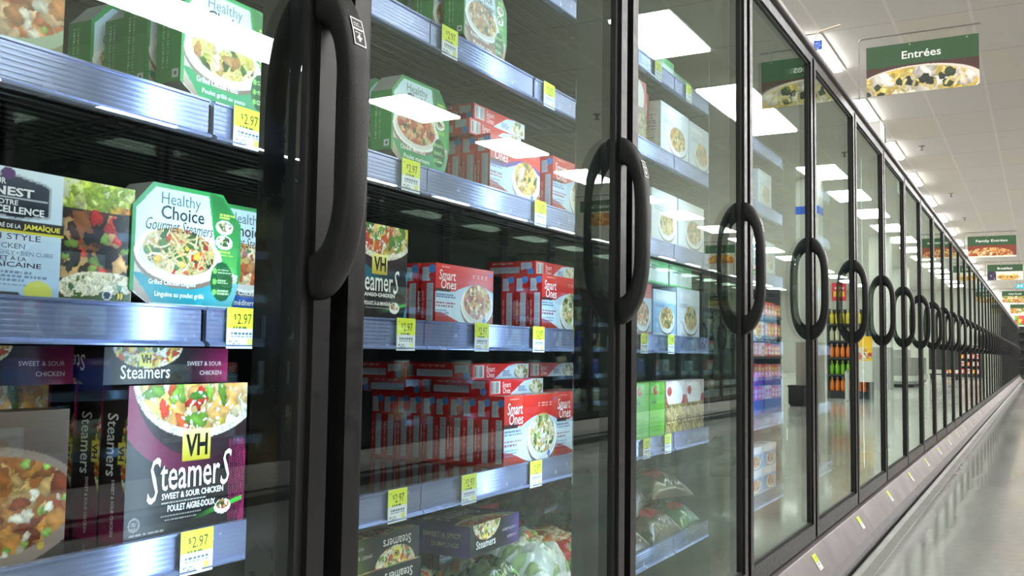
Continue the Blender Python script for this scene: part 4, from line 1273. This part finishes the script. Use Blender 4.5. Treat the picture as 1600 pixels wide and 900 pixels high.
bag(bagC, 'red bag with green swirl at the right end of the bottom shelf', -0.28, 1.885, zb, 0.0, 0.35)
put(D_alf, 'red carton leaning in the dark behind the pale shiny bag', 1.70, 0, -0.27, -0.1)

# ------------------------------------------------------------------ third bay
WHT, LBL = rgb(222, 226, 228), rgb(150, 186, 220)
E_white = plain_carton('frozen_meal_carton', 22, 13.5, 5, WHT, rgb(206, 210, 214), 201, 'chicken')
E_white2 = plain_carton('frozen_meal_carton', 19, 13.5, 5, rgb(214, 222, 230), rgb(206, 212, 220), 211, 'linguini', None)
E_mint = plain_carton('frozen_meal_carton', 18, 6, 8, rgb(214, 230, 222), rgb(206, 222, 214), 221, None, rgb(90, 190, 110), panel=False)
E_redy = plain_carton('frozen_meal_carton', 9, 15, 8, rgb(200, 50, 36), rgb(196, 60, 44), 231, 'noodle', rgb(206, 60, 40))
E_green = plain_carton('frozen_meal_carton', 10.5, 13.8, 4, rgb(120, 204, 60), rgb(130, 206, 64), 241, 'mark', None, panel=False)
E_nood = plain_carton('frozen_meal_carton', 15.5, 13.8, 4, rgb(186, 40, 44), rgb(206, 196, 190), 251, 'noodle', rgb(220, 206, 204))
E_blue = plain_carton('frozen_meal_carton', 17, 12, 5, rgb(150, 190, 226), rgb(140, 180, 220), 261, 'chicken', rgb(206, 222, 238))
E_deep = plain_carton('frozen_meal_carton', 18, 15, 5, rgb(30, 80, 190), rgb(50, 100, 200), 271, None, rgb(110, 60, 170))
E_sky = plain_carton('frozen_meal_carton', 18, 8.0, 6, rgb(110, 170, 226), rgb(206, 226, 240), 281, 'red', rgb(226, 232, 240))
E_wr = plain_carton('frozen_meal_carton', 15, 13, 5, rgb(190, 206, 224), rgb(206, 212, 220), 291, 'ziti', rgb(186, 40, 44))
put(E_mint, 'mint topped white carton on the highest shelf of the third door, left one', 2.27, 5, -0.02)
put(E_mint, 'mint topped white carton on the highest shelf of the third door, right one', 2.475, 5, -0.04)
put(E_redy, 'tall red carton with noodle photo at the left of the fifth shelf, third door', 2.10, 4)
put(E_redy, 'second tall red carton, just right of the noodle photo one', 2.195, 4, -0.03)
put(E_white, 'white carton with a food photo on the fifth shelf of the third door', 2.295, 4, 0, 0)
for i in range(2):
    put(E_white2, f'white carton turned side on at the right of the fifth shelf, {nth(i + 1)} from the front', 2.535, 4, -0.004 - 0.055 * i)
put(E_white, 'white carton lying across the fifth shelf cartons at the rear of the third door', 2.50, 4, -0.13, 0, 0, 0.0)
for i in range(3):
    put(E_white2, f'pale side-on carton, fourth shelf of the third door, {nth(i + 1)} from the front', 2.232, 3, -0.052 * i)
put(E_white, 'white carton with a round dish of vegetables on the fourth shelf, third door', 2.435, 3)
put(E_wr, 'red and white carton with pasta photo, left of the middle shelf, third door', 2.085, 2)
put(E_blue, 'pale carton with green vegetable dish, middle of the middle shelf, third door', 2.245, 2)
put(E_white2, 'white carton with small dish on the middle shelf right, third door', 2.425, 2)
put(E_mint, 'white carton lying on top of the middle shelf cartons, left', 2.20, 2, -0.01, 0, 0, 0.1365)
put(E_mint, 'white carton lying on top of the middle shelf cartons, right', 2.395, 2, -0.01, 0, 0, 0.1365)
put(E_blue, 'blue carton at the right end of the middle shelf in the dark', 2.63, 2, -0.12)
put(E_green, 'lime green carton, left one of the pair on the lower shelf', 2.115, 1)
put(E_green, 'lime green carton, right one of the pair on the lower shelf', 2.2255, 1)
for i in range(2):
    put(E_nood, f'red and white noodle carton beside the lime cartons, {"left" if i == 0 else "right"} one', 2.34 + 0.16 * i, 1)
put(E_nood, 'dark red noodle carton behind the lime cartons', 2.15, 1, -0.12)
for i, (me, x, y, dz, rz, rx) in enumerate([(bagD, -0.31, 2.13, 0, 0.0, 0.0), (bagD, -0.31, 2.37, 0, 0.0, 0.0), (bagE, -0.31, 2.58, 0, 0.05, 0), (bagD, -0.33, 2.22, 0.0825, 0.25, 0.06),
                                        (bagE, -0.55, 2.10, 0.0, -0.1, 0.0), (bagD, -0.33, 2.49, 0.0825, -0.2, -0.05), (bagE, -0.55, 2.34, 0.0, 0.1, 0.0), (bagE, -0.56, 2.56, 0.0, -0.1, 0.0), (bagD, -0.56, 2.20, 0.068, 0.1, 0.0), (bagD, -0.56, 2.46, 0.068, -0.1, 0.0)]):
    bag(me, ['shiny brown bag, front left of the heap behind the third door', 'shiny brown bag, front middle of the heap behind the third door', 'green bag at the right end of the heap behind the third door',
             'brown bag lying on top of the heap, left', 'green and red bag at the rear left of the heap', 'brown bag lying on top of the heap, right', 'green bag at the rear middle of the heap', 'green bag at the rear right of the heap', 'brown bag on the rear of the heap, left', 'brown bag on the rear of the heap, right'][i],
        x, y, zb + dz, rz, 0.0, rx, 'heap of shiny bags behind the third door')

# ------------------------------------------------------------------ fourth bay and beyond
for i in range(2):
    put(E_white2, f'pale carton on the fifth shelf of the fourth door, {"left" if i == 0 else "right"} one', 3.02 + 0.28 * i, 4, -0.01)
    put(E_blue, f'light blue carton on the fourth shelf of the fourth door, {"left" if i == 0 else "right"} one', 3.06 + 0.27 * i, 3)
    put(E_blue, f'light blue carton on the middle shelf of the fourth door, {"left" if i == 0 else "right"} one', 3.16 + 0.19 * i, 2)
    put(E_deep, f'deep blue carton on the lower shelf of the fourth door, {"left" if i == 0 else "right"} one', 3.14 + 0.20 * i, 1)
    for j in range(2):
        put(E_sky, f'sky blue carton on the bottom shelf of the fourth door, {"lower" if j == 0 else "upper"} {"left" if i == 0 else "right"}', 3.12 + 0.2 * i, 0, 0, 0, 0, 0.0805 * j)
put(E_deep, 'blue and purple carton at the right end of the lower shelf, fourth door', 3.545, 1, -0.02)
ACR = [E_white, E_blue, E_deep, E_nood, E_redy, E_white2, D_alf, B_purp, A_ling]
rg = random.Random(8)
for bay in range(1, 15):
    for li in range(4):
        for q in range(2):
            me = ACR[rg.randrange(len(ACR))]
            yl = YO - (bay - 1) * PITCH_D - 0.06 - q * 0.34 - rg.uniform(0, 0.08)
            place(me, 'frozen_meal_carton', f'dim carton, {LEVEL_NAME[li]} shelf behind the {nth(bay)} door of the mirrored freezers, {["farther", "nearer"][q]} one', 'box', XO + 0.2085 + rg.uniform(0, 0.05), yl, LV[li] - 0.0025, math.pi, 0, 'cartons in the freezers across the aisle')

# ------------------------------------------------------------------ ceiling lights
def make_troffer():
    root = empty('ceiling_light')
    f = MB()
    for a in ((0, 0.022, 0, 1.22), (0.588, 0.61, 0, 1.22), (0.022, 0.588, 0, 0.022), (0.022, 0.588, 1.198, 1.22)):
        f.box(a[0], a[1], a[2], a[3], -0.012, 0.0, M_tframe)
    f.build('light_frame', root)
    d = MB()
    d.box(0.03, 0.58, 0.03, 1.19, -0.034, -0.001, M_troffer)
    d.build('diffuser', root)
    return root
t0 = make_troffer(); first = True
rows = [('above the left freezers', -1.65, [8.65 + 2.44 * k for k in range(-5, 15)]),
        ('just across the aisle', 2.01, [9.86 + 2.44 * k for k in range(-5, 14) if k != 1] + [11.08]),
        ('two rows across the aisle', 5.58, [6.14 + 2.44 * k for k in range(-4, 15)] + [4.92]),
        ('three rows across the aisle', 9.24, [7.36 + 2.44 * k for k in range(-4, 15)]),
        ('beyond the left freezers', -5.31, [8.65 + 2.44 * k for k in range(-5, 15)])]
for nm, x, ys in rows:
    for i, y in enumerate(sorted(ys)):
        t = t0 if first else copy_tree(t0)
        first = False
        t.location = (x, y, CEIL)
        tag(t, f'ceiling light panel in the row {nm}, {nth(i + 1)} from the near end', 'ceiling light', 'recessed ceiling light panels')

# sprinklers
spk = MB()
spk.tube([(0, 0, 0), (0, 0, -0.006)], 0.045, M_grey, 14)
spk.tube([(0, 0, -0.006), (0, 0, -0.06)], 0.014, M_grey, 8)
spk.tube([(0, 0, -0.06), (0, 0, -0.066)], 0.03, M_grey, 10)
spm = spk.mesh('ceiling_sprinkler')
for i, (x, y) in enumerate([(-0.75, 14.02), (-0.71, 18.35), (-0.71, 21.7), (1.75, 14.0), (4.04, 10.44), (2.83, 17.2)]):
    o = bpy.data.objects.new('ceiling_sprinkler', spm); COL.objects.link(o); o.location = (x, y, CEIL)
    tag(o, 'small dark sprinkler head on the ceiling, ' + ['nearest of those over the left freezers', 'second of those over the left freezers', 'third of those over the left freezers', 'mirrored beside the blue-banded column', 'mirrored in the second door', 'mirrored far down the aisle'][i], 'sprinkler', 'ceiling sprinklers')

# ------------------------------------------------------------------ hanging signs
SW, SH = 44.6, 22.0
def sign_art(kind, seed, text):
    G = rgb(40, 76, 43)
    cv = Canvas(SW, SH, 6, rgb(70, 40, 36))
    ph = cv.Y < 0.56 * SH
    if kind == 'cream':
        cv.put(cv.m_ell(21, 3.5, 25, 8.3) < 1, rgb(226, 214, 200))
        mk = ph & (cv.m_ell(20, 2.5, 24, 8.6) < 1)
        cv.put(mk, rgb(222, 190, 90))
        cv.food(mk, [rgb(226, 196, 96), rgb(236, 214, 130), rgb(206, 170, 70)], 90, 1.6, 3.6, seed, (0.35, 0.6)); cv.strands(mk, [rgb(232, 208, 120), rgb(222, 190, 90)], 40, 6, 0.7, seed)
        cv.food(mk, [rgb(232, 224, 210), rgb(222, 208, 190), rgb(240, 234, 222)], 16, 3.4, 5.6, seed + 1, (0.4, 0.55))
        cv.food(mk, [rgb(52, 66, 44), rgb(80, 104, 60), rgb(40, 48, 38)], 12, 1.6, 2.9, seed + 2, (0.7, 1))
        cv.strands(mk, [rgb(232, 208, 120), rgb(240, 220, 150)], 12, 5, 0.6, seed + 3)
    elif kind == 'lasagne':
        mk = ph
        cv.put(mk, rgb(120, 50, 30)); mk2 = ph & (cv.m_ell(20, 3, 22, 7) < 1)
        cv.put(mk2, rgb(214, 160, 90)); cv.food(mk2, [rgb(226, 184, 110), rgb(196, 120, 60), rgb(240, 214, 160), rgb(170, 70, 40)], 130, 0.8, 2.4, seed)
        cv.rect(0, 0, SW, 1.6, rgb(226, 220, 206))
    elif kind == 'breakfast':
        cv.put(ph, rgb(226, 222, 216)); cv.food(ph & (cv.X < 11), [rgb(50, 40, 80), rgb(90, 50, 90), rgb(40, 36, 60)], 40, 1.4, 2.6, seed, (0.8, 1))
        cv.ell(26, 4.6, 14, 4.8, rgb(206, 160, 80)); cv.ell(26, 5.8, 13, 3.6, rgb(232, 196, 110)); cv.ell(26, 8.0, 6, 2, rgb(240, 228, 196))
        cv.food(cv.m_ell(26, 4.8, 13, 2) < 1, [rgb(150, 80, 30), rgb(226, 180, 90)], 30, 0.8, 2, seed)
    elif kind == 'fried':
        cv.put(ph, rgb(206, 204, 186)); mk = ph & (cv.m_ell(20, 3, 20, 8) < 1)
        cv.put(mk, rgb(206, 140, 40)); cv.food(mk, [rgb(226, 160, 50), rgb(196, 120, 30), rgb(240, 190, 80), rgb(170, 90, 30)], 80, 2, 5, seed, (0.6, 0.9))
    else:
        cv.put(ph, rgb(190, 150, 90)); cv.food(ph, [rgb(226, 180, 90), rgb(206, 110, 50), rgb(110, 150, 60), rgb(236, 220, 180)], 90, 1, 3.4, seed)
    top = cv.Y > 0.55 * SH + 0.02 * SH * np.sin(cv.X / SW * 3.0)
    cv.put(top, G)
    return cv
def hang_sign(text, kind, seed, xa, y, ztop, label, post_x, post_z, group, w=0.41, flip=False, th=1.9, tw=None):
    root = empty('aisle_sign', (xa, y, ztop - SH / 100))
    cv = sign_art(kind, seed, text)
    p = Pack()
    k = w / (SW / 100)
    p.grid(cv, lambda S, T: (S * k, np.zeros_like(S), T))
    p.grid(cv, lambda S, T: ((SW / 100 - S) * k, np.zeros_like(S) + 0.004, T))
    if text:
        p.text(text, lambda S, T: (S * k, np.zeros_like(S) - EPS, T), SW * 0.5, 0.76 * SH, 3.4, rgb(238, 240, 236), width=tw or min(30, 1.75 * len(text)), bold=0.012, res=3)
        p.text(text, lambda S, T: ((SW / 100 - S) * k, np.zeros_like(S) + 0.004 + EPS, T), SW * 0.5, 0.76 * SH, 3.4, rgb(238, 240, 236), width=tw or min(30, 1.75 * len(text)), bold=0.012, res=3)
    H = SH / 100
    p.face([(0, 0, 0), (0, .004, 0), (w, .004, 0), (w, 0, 0)], rgb(200, 200, 196)); p.face([(0, 0, H), (w, 0, H), (w, .004, H), (0, .004, H)], rgb(60, 100, 60))
    p.face([(0, 0, 0), (0, 0, H), (0, .004, H), (0, .004, 0)], rgb(120, 120, 110)); p.face([(w, 0, 0), (w, .004, 0), (w, .004, H), (w, 0, H)], rgb(120, 120, 110))
    o = bpy.data.objects.new('sign_panel', p.mesh('sign_panel', M_paper)); COL.objects.link(o); o.parent = root
    b_ = MB()
    za = H + 0.042
    sg = 1 if post_x < xa + w / 2 else -1
    xe = (w + 0.006) if sg > 0 else -0.006
    px = post_x - xa
    path = [(px, 0.002, post_z - (ztop - H)), (px, 0.002, za - 0.012), (px + sg * 0.004, 0.002, za - 0.003), (px + sg * 0.014, 0.002, za), (xe, 0.002, za)]
    b_.tube(path, 0.0032, M_wirerod, 8)
    b_.build('bracket', root)
    for hx in ((0.40, 0.90) if sg > 0 else (0.10, 0.60)):
        h_ = MB()
        h_.tube([(hx * w, 0.002, za), (hx * w, 0.002, H - 0.008)], 0.0016, M_wirerod, 6)
        h_.tube([(hx * w, -0.003, H - 0.009), (hx * w, 0.007, H - 0.009)], 0.0042, M_grey, 8)
        h_.build('hook', root)
    tag(root, label, 'sign', group)
GS = 'hanging aisle signs'
hang_sign('Entrées', 'cream', 301, -0.003, 4.31, 2.165, 'nearest green hanging sign reading Entrées above a creamy pasta photo', -0.034, 1.842, GS, 0.446, tw=15.5)
hang_sign('Family Entrées', 'lasagne', 311, -0.003, 10.8, 2.06, 'second green hanging sign, Family Entrées over a baked pasta photo', -0.034, 1.842, GS, 0.446, tw=29)
hang_sign('Breakfast', 'breakfast', 321, -0.006, 15.0, 2.13, 'third green hanging sign, Breakfast over berries and a filled roll', -0.034, 1.842, GS, 0.446, tw=19)
hang_sign('Asian Foods', 'mixed', 331, 0.0, 20.4, 2.09, 'fourth green hanging sign, reading Asian Foods', -0.034, 1.842, GS, 0.446, tw=22)
hang_sign('', 'mixed', 341, -0.010, 26.3, 2.13, 'farthest green hanging sign with an orange food photo', -0.034, 1.842, GS, 0.446)
hang_sign('Breaded Chicken', 'fried', 351, 2.455, 7.4, 2.12, 'green sign mirrored in the second door, over orange breaded pieces', 2.876, 1.838, GS, 0.37)
hang_sign('Chicken', 'fried', 361, 2.49, 11.0, 2.11, 'green sign mirrored in the third door, left of its handle', 2.876, 1.838, GS, 0.36, tw=12)
hang_sign('', 'mixed', 371, 2.44, 12.3, 2.08, 'green sign mirrored right behind the handle of the third door', 2.876, 1.838, GS, 0.40)

# blue flag clipped to the canopy, little cyan sign, grey box on the canopy
fl = empty('shelf_flag', (0.0, 3.19, 1.8435))
b_ = MB(); b_.box(-0.03, 0.012, -0.015, 0.015, 0.0, 0.012, M_white); b_.build('clip', fl)
p = Pack(); cv = Canvas(2.6, 3.2, 7, rgb(36, 80, 190)); cv.lines(0.3, 0.4, 2.3, 2.8, 3, rgb(150, 176, 226), 2)
p.grid(cv, lambda S, T: (S - 0.018, np.zeros_like(S), T - 0.018)); p.grid(cv, lambda S, T: (0.008 - S, np.zeros_like(S) + 0.002, T - 0.018))
o = bpy.data.objects.new('flag', p.mesh('flag', M_paper)); COL.objects.link(o); o.parent = fl; o.location = (0.022, -0.016, 0.0)
b_ = MB(); b_.tube([(0.0, 0, 0.01), (0.004, 0, 0.03), (0.016, 0, 0.048), (0.05, 0, 0.054), (0.085, 0, 0.060)], 0.003, mat('pale_pink_wire', rgb(222, 196, 180), 0.4), 6); b_.build('wire', fl)
tag(fl, 'small blue paper flag with pale wire clipped to the freezer top edge', 'flag')
b_ = MB()
b_.box(-0.05, 0.0, -0.03, 0.10, 0.0, 0.085, M_white); b_.box(-0.055, 0.006, 0.10, 0.11, 0.0, 0.095, M_grey); b_.box(-0.05, -0.01, 0.15, 0.24, 0.03, 0.05, M_black); b_.box(-0.05, -0.035, 0.11, 0.24, 0.0, 0.03, M_black)
o = b_.build('junction_box'); o.location = (0.0, 4.72, 1.842)
tag(o, 'small white box with black bracket on top of the freezers below the lights', 'electrical box')
cy_ = MB(); cy_.box(0.30, 0.44, 0, 0.004, 0, 0.09, mat('cyan_print', rgb(60, 180, 206), 0.4)); cy_.tube([(0.37, 0.002, 0.09), (0.37, 0.002, 0.13)], 0.003, M_wirerod, 6)
cy_.box(0.33, 0.36, -0.002, 0, 0.03, 0.07, M_white); cy_.box(0.38, 0.41, -0.002, 0, 0.03, 0.07, M_white)
o = cy_.build('small_sign'); o.location = (-0.06, 20.4, 2.135)
tag(o, 'little cyan sign above the Asian Foods sign', 'sign')

# ------------------------------------------------------------------ the end of the aisle, seen mirrored in the doors
def column(name, x, y, w_, band, label):
    b_ = MB()
    b_.box(x - w_ / 2, x + w_ / 2, y - w_ / 2, y + w_ / 2, 0, CEIL, M_white)
    if band:
        b_.box(x - w_ / 2 - 0.004, x + w_ / 2 + 0.004, y - w_ / 2 - 0.004, y + w_ / 2 + 0.004, 3.12, 3.25, mat('blue_band', rgb(24, 70, 160), 0.5))
    g = 0.012
    b_.box(x - w_ / 2 - g, x + w_ / 2 + g, y - w_ / 2 - g, y + w_ / 2 + g, 0, 1.02, mat('steel_guard', rgb(166, 160, 154), 0.3, 0.25) if band else M_grey)
    o = b_.build(name)
    tag(o, label, 'column', None, 'structure')
column('column_1', 2.64, 15.9, 0.36, True, 'white square column with blue band and steel base')
column('column_2', 2.70, 24.2, 0.46, False, 'plain white column farther down the aisle')
column('column_3', 3.30, 33.0, 0.46, False, 'distant white column')

M_gond = mat('gondola_black', rgb(26, 25, 26), 0.5)
def gondola(x, y, rz, length, depth, levels, label, height=1.85):
    root = empty('grocery_shelving', (x, y, 0), rz)   # front faces local -y, runs along +x
    b_ = MB(); b_.box(0, length, depth - 0.03, depth, 0, height, M_gond); b_.build('back_panel', root)
    for xx in (0, length - 0.03):
        b_ = MB(); b_.box(xx, xx + 0.03, 0.02, depth - 0.03, 0, height, M_gond); b_.build('upright', root)
    b_ = MB(); b_.box(0.03, length - 0.03, 0.01, depth - 0.03, 0, 0.14, M_gond); b_.build('base', root)
    for z in levels:
        b_ = MB(); b_.box(0.03, length - 0.03, 0, depth - 0.03, z - 0.035, z, M_gond); b_.build('shelf_board', root)
    tag(root, label, 'shelving')
    return root
def packet(name, W, D, H, c, lab):
    p = Pack()
    cv = Canvas(W, H, 3, c); cv.rect(0.1 * W, 0.5 * H, 0.9 * W, 0.78 * H, lab); cv.ell(0.5 * W, 0.28 * H, 0.3 * W, 0.16 * H, tuple(min(1, q + 0.25) for q in lab))
    w_, d_, h_ = W / 100, D / 100, H / 100
    p.grid(cv, lambda S, T: (S, np.zeros_like(S), T))
    for q in ([(0, 0, h_), (w_, 0, h_), (w_, d_, h_), (0, d_, h_)], [(0, d_, 0), (0, 0, 0), (0, 0, h_), (0, d_, h_)], [(w_, 0, 0), (w_, d_, 0), (w_, d_, h_), (w_, 0, h_)], [(w_, d_, 0), (0, d_, 0), (0, d_, h_), (w_, d_, h_)], [(0, 0, 0), (0, d_, 0), (w_, d_, 0), (w_, 0, 0)]):
        p.face(q, c)
    return p.mesh(name)
def bottle(name, c, cap):
    b_ = MB()
    mb_, mc = mat('bottle_' + name, c, 0.25), mat('cap_' + name, cap, 0.4)
    b_.tube([(0, 0, 0), (0, 0, 0.01), (0, 0, 0.17), (0, 0, 0.21), (0, 0, 0.24)], [0.034, 0.038, 0.038, 0.016, 0.013], mb_, 12)
    b_.tube([(0, 0, 0.24), (0, 0, 0.262)], 0.016, mc, 10)
    return b_.mesh(name)
PK = [packet('grocery_packet', 16, 10, 20, rgb(206, 40, 40), rgb(240, 220, 200)), packet('grocery_packet', 14, 10, 19, rgb(226, 150, 150), rgb(240, 240, 240)),
      packet('grocery_packet', 18, 10, 18, rgb(190, 60, 50), rgb(240, 190, 60)), packet('grocery_packet', 15, 10, 20, rgb(226, 226, 226), rgb(190, 40, 60))]
lv1 = [0.14, 0.47, 0.78, 1.09, 1.40]
gondola(2.93, 15.2, -math.pi / 2, 2.5, 0.45, lv1[1:], 'black grocery shelving with red packets, past the end of the mirrored freezers')
rg = random.Random(4)
for z in lv1:
    bn = ['lowest', 'second', 'third', 'fourth', 'topmost'][lv1.index(z)]
    for i in range(12):
        place(PK[rg.randrange(4)], 'grocery_packet', f'packet on the {bn} board of the black shelving, {nth(i + 1)} from its far end', 'packet', 2.945, 15.14 - i * 0.198, z + 0.002, -math.pi / 2, 0, 'packets on the black shelving')
gondola(2.15, 18.6, 0.0, 0.75, 0.45, [0.45, 0.77, 1.09, 1.41], 'black shelving of bottles standing beyond the blue-banded column', 1.70)
BT = [bottle('green_bottle', rgb(120, 176, 40), rgb(220, 220, 60)), bottle('yellow_bottle', rgb(226, 206, 60), rgb(240, 240, 240)), bottle('orange_bottle', rgb(226, 120, 40), rgb(230, 230, 230)), bottle('cream_bottle', rgb(230, 226, 196), rgb(120, 160, 60))]
for k, z in enumerate([0.14, 0.45, 0.77, 1.09, 1.41]):
    for i in range(7):
        place(BT[[2, 0, 2, 3, 1][k]], 'sauce_bottle', ['orange bottle on the lowest board', 'green bottle on the second board', 'orange bottle on the third board', 'cream bottle on the fourth board', 'yellow bottle on the topmost board'][k] + f' of the bottle shelving, {nth(i + 1)} from the aisle side', 'bottle', 2.23 + i * 0.098, 18.68, z + 0.002, group=['orange bottles low', 'green bottles', 'orange bottles high', 'cream bottles', 'yellow bottles'][k] + ' on the bottle shelving')
rs = empty('poster_sign', (2.52, 18.5, 1.84))
p = Pack(); cv = Canvas(26, 34, 2, rgb(196, 30, 50)); cv.rect(3, 8, 23, 18, rgb(236, 190, 60)); cv.rect(4, 22, 20, 26, rgb(240, 226, 220))
p.grid(cv, lambda S, T: (S, np.zeros_like(S), T)); p.grid(cv, lambda S, T: (0.26 - S, np.zeros_like(S) + 0.004, T))
o = bpy.data.objects.new('poster', p.mesh('poster', M_paper)); COL.objects.link(o); o.parent = rs
b_ = MB(); b_.tube([(0.13, 0.012, -0.14), (0.13, 0.012, 0.3)], 0.008, M_grey, 8); b_.build('stand_rod', rs)
tag(rs, 'red poster with yellow block above the bottle shelving', 'sign')
ys = empty('display_stand', (1.98, 17.9, 0))
p = Pack(); cv = Canvas(38, 44, 2, rgb(236, 186, 30)); cv.rect(10, 2, 36, 24, rgb(226, 214, 190)); cv.food(cv.Y < 22, [rgb(196, 60, 50), rgb(226, 150, 60), rgb(240, 230, 210)], 30, 2, 5, 3)
p.grid(cv, lambda S, T: (S, np.zeros_like(S), T + 0.72)); p.grid(cv, lambda S, T: (0.38 - S, np.zeros_like(S) + 0.02, T + 0.72))
o = bpy.data.objects.new('header_board', p.mesh('header_board', M_paper)); COL.objects.link(o); o.parent = ys
b_ = MB(); b_.box(0.0, 0.38, 0.0, 0.30, 0.34, 0.72, M_white); b_.build('bin', ys)
for xx in (0.03, 0.35):
    for yy in (0.04, 0.26):
        b_ = MB(); b_.tube([(xx, yy, 0), (xx, yy, 0.34)], 0.018, M_grey, 8); b_.build('leg', ys)
tag(ys, 'white display bin with a tall yellow header board on grey legs', 'display stand')
# open chest case with rounded bumper
bk = empty('chest_case', (2.25, 26.5, 0))
pr = []
for i in range(13):
    an = math.pi * (1 + i / 12.0)
    pr.append((0.6 + 0.6 * math.cos(an), 0.55 + 0.5 * math.sin(an)))
pr += [(1.2, 3.2), (0.0, 3.2)]
b_ = MB(); b_.prism_z(pr, 0.08, 0.78, M_grey, False); b_.build('body', bk)
b_ = MB(); b_.prism_z([((x - 0.6) * 1.04 + 0.6, (y - 0.55) * 1.04 + 0.55) for x, y in pr], 0.16, 0.30, M_white); b_.build('bumper', bk)
b_ = MB(); b_.prism_z([((x - 0.6) * 0.94 + 0.6, (y - 0.55) * 0.94 + 0.55) for x, y in pr], 0.0, 0.08, M_black); b_.build('plinth', bk)
tag(bk, 'grey open chest case with a rounded end and white bumper, past the second column', 'chest case')
# dark stock cart far down the aisle
ct = empty('stock_cart', (1.95, 37.2, 0))
b_ = MB(); b_.box(0, 0.95, 0, 0.6, 0.35, 1.10, M_black); b_.box(0.04, 0.91, 0.04, 0.56, 1.10, 1.16, M_gond); b_.build('body', ct)
b_ = MB(); b_.box(0, 0.95, 0, 0.6, 0.16, 0.20, M_gond); b_.build('lower_tray', ct)
for xx in (0.06, 0.89):
    for yy in (0.06, 0.54):
        b_ = MB(); b_.tube([(xx, yy, 0.16), (xx, yy, 0.0)], 0.03, M_black, 8); b_.build('wheel', ct)
tag(ct, 'black stock cart standing far down the aisle, mirrored in the distant doors', 'cart')
# red and white stacks at the back
gondola(1.45, 42.6, 0.0, 1.5, 0.5, [0.45, 0.75, 1.05], 'shelving of red and white packs against the far wall', 1.3)
rg = random.Random(6)
for z in [0.14, 0.45, 0.75, 1.05]:
    for i in range(7):
        place(PK[(i + int(z * 10)) % 4], 'grocery_packet', f'pack on the {["lowest", "second", "third", "topmost"][[0.14, 0.45, 0.75, 1.05].index(z)]} board at the far wall, {nth(i + 1)} from the left freezers', 'packet', 1.50 + i * 0.2, 42.62, z + 0.002, 0, 0, 'red and white packs at the far wall')
gondola(-0.85, 40.6, 0.0, 1.5, 0.5, [0.45, 0.8, 1.15, 1.5, 1.8], 'dark shelving closing the far end of the freezer row', 2.02)
es = empty('poster_sign', (-0.22, 40.4, 2.05))
p = Pack(); cv = Canvas(60, 36, 1.5, rgb(206, 60, 60)); cv.food(cv.X > -1, [rgb(226, 90, 60), rgb(236, 190, 60), rgb(110, 160, 60), rgb(220, 60, 90)], 60, 5, 12, 3)
p.grid(cv, lambda S, T: (S, np.zeros_like(S), T)); p.grid(cv, lambda S, T: (0.6 - S, np.zeros_like(S) + 0.01, T))
o = bpy.data.objects.new('poster', p.mesh('poster', M_paper)); COL.objects.link(o); o.parent = es
b_ = MB(); b_.tube([(0.1, 0.005, 0.36), (0.1, 0.005, 1.68)], 0.006, M_wirerod, 6); b_.tube([(0.5, 0.005, 0.36), (0.5, 0.005, 1.68)], 0.006, M_wirerod, 6); b_.build('hanger', es)
tag(es, 'colourful fruit poster hanging at the far end of the aisle', 'sign')

wb = empty('waste_bin', (2.60, 15.2, 0))
b_ = MB(); b_.prism_z([(0.0, 0.0), (0.24, 0.0), (0.24, 0.3), (0.0, 0.3)], 0.03, 0.30, M_black); b_.build('body', wb)
b_ = MB(); b_.box(-0.012, 0.252, -0.012, 0.312, 0.30, 0.33, M_gond); b_.build('rim', wb)
b_ = MB(); b_.box(0.02, 0.22, 0.02, 0.28, 0.0, 0.03, M_gond); b_.build('foot', wb)
tag(wb, 'low black bin on the floor in front of the blue-banded column', 'bin')
bo = empty('floor_post', (2.36, 17.6, 0))
b_ = MB(); b_.tube([(0, 0, 0.012), (0, 0, 0.52)], 0.035, M_white, 14); b_.build('post', bo)
b_ = MB(); b_.tube([(0, 0, 0.52), (0, 0, 0.54), (0, 0, 0.555)], [0.036, 0.032, 0.012], M_grey, 14); b_.build('cap', bo)
b_ = MB(); b_.tube([(0, 0, 0.0), (0, 0, 0.012)], 0.065, M_grey, 14); b_.build('base_plate', bo)
tag(bo, 'short pale floor post guarding the bottle shelving', 'post')
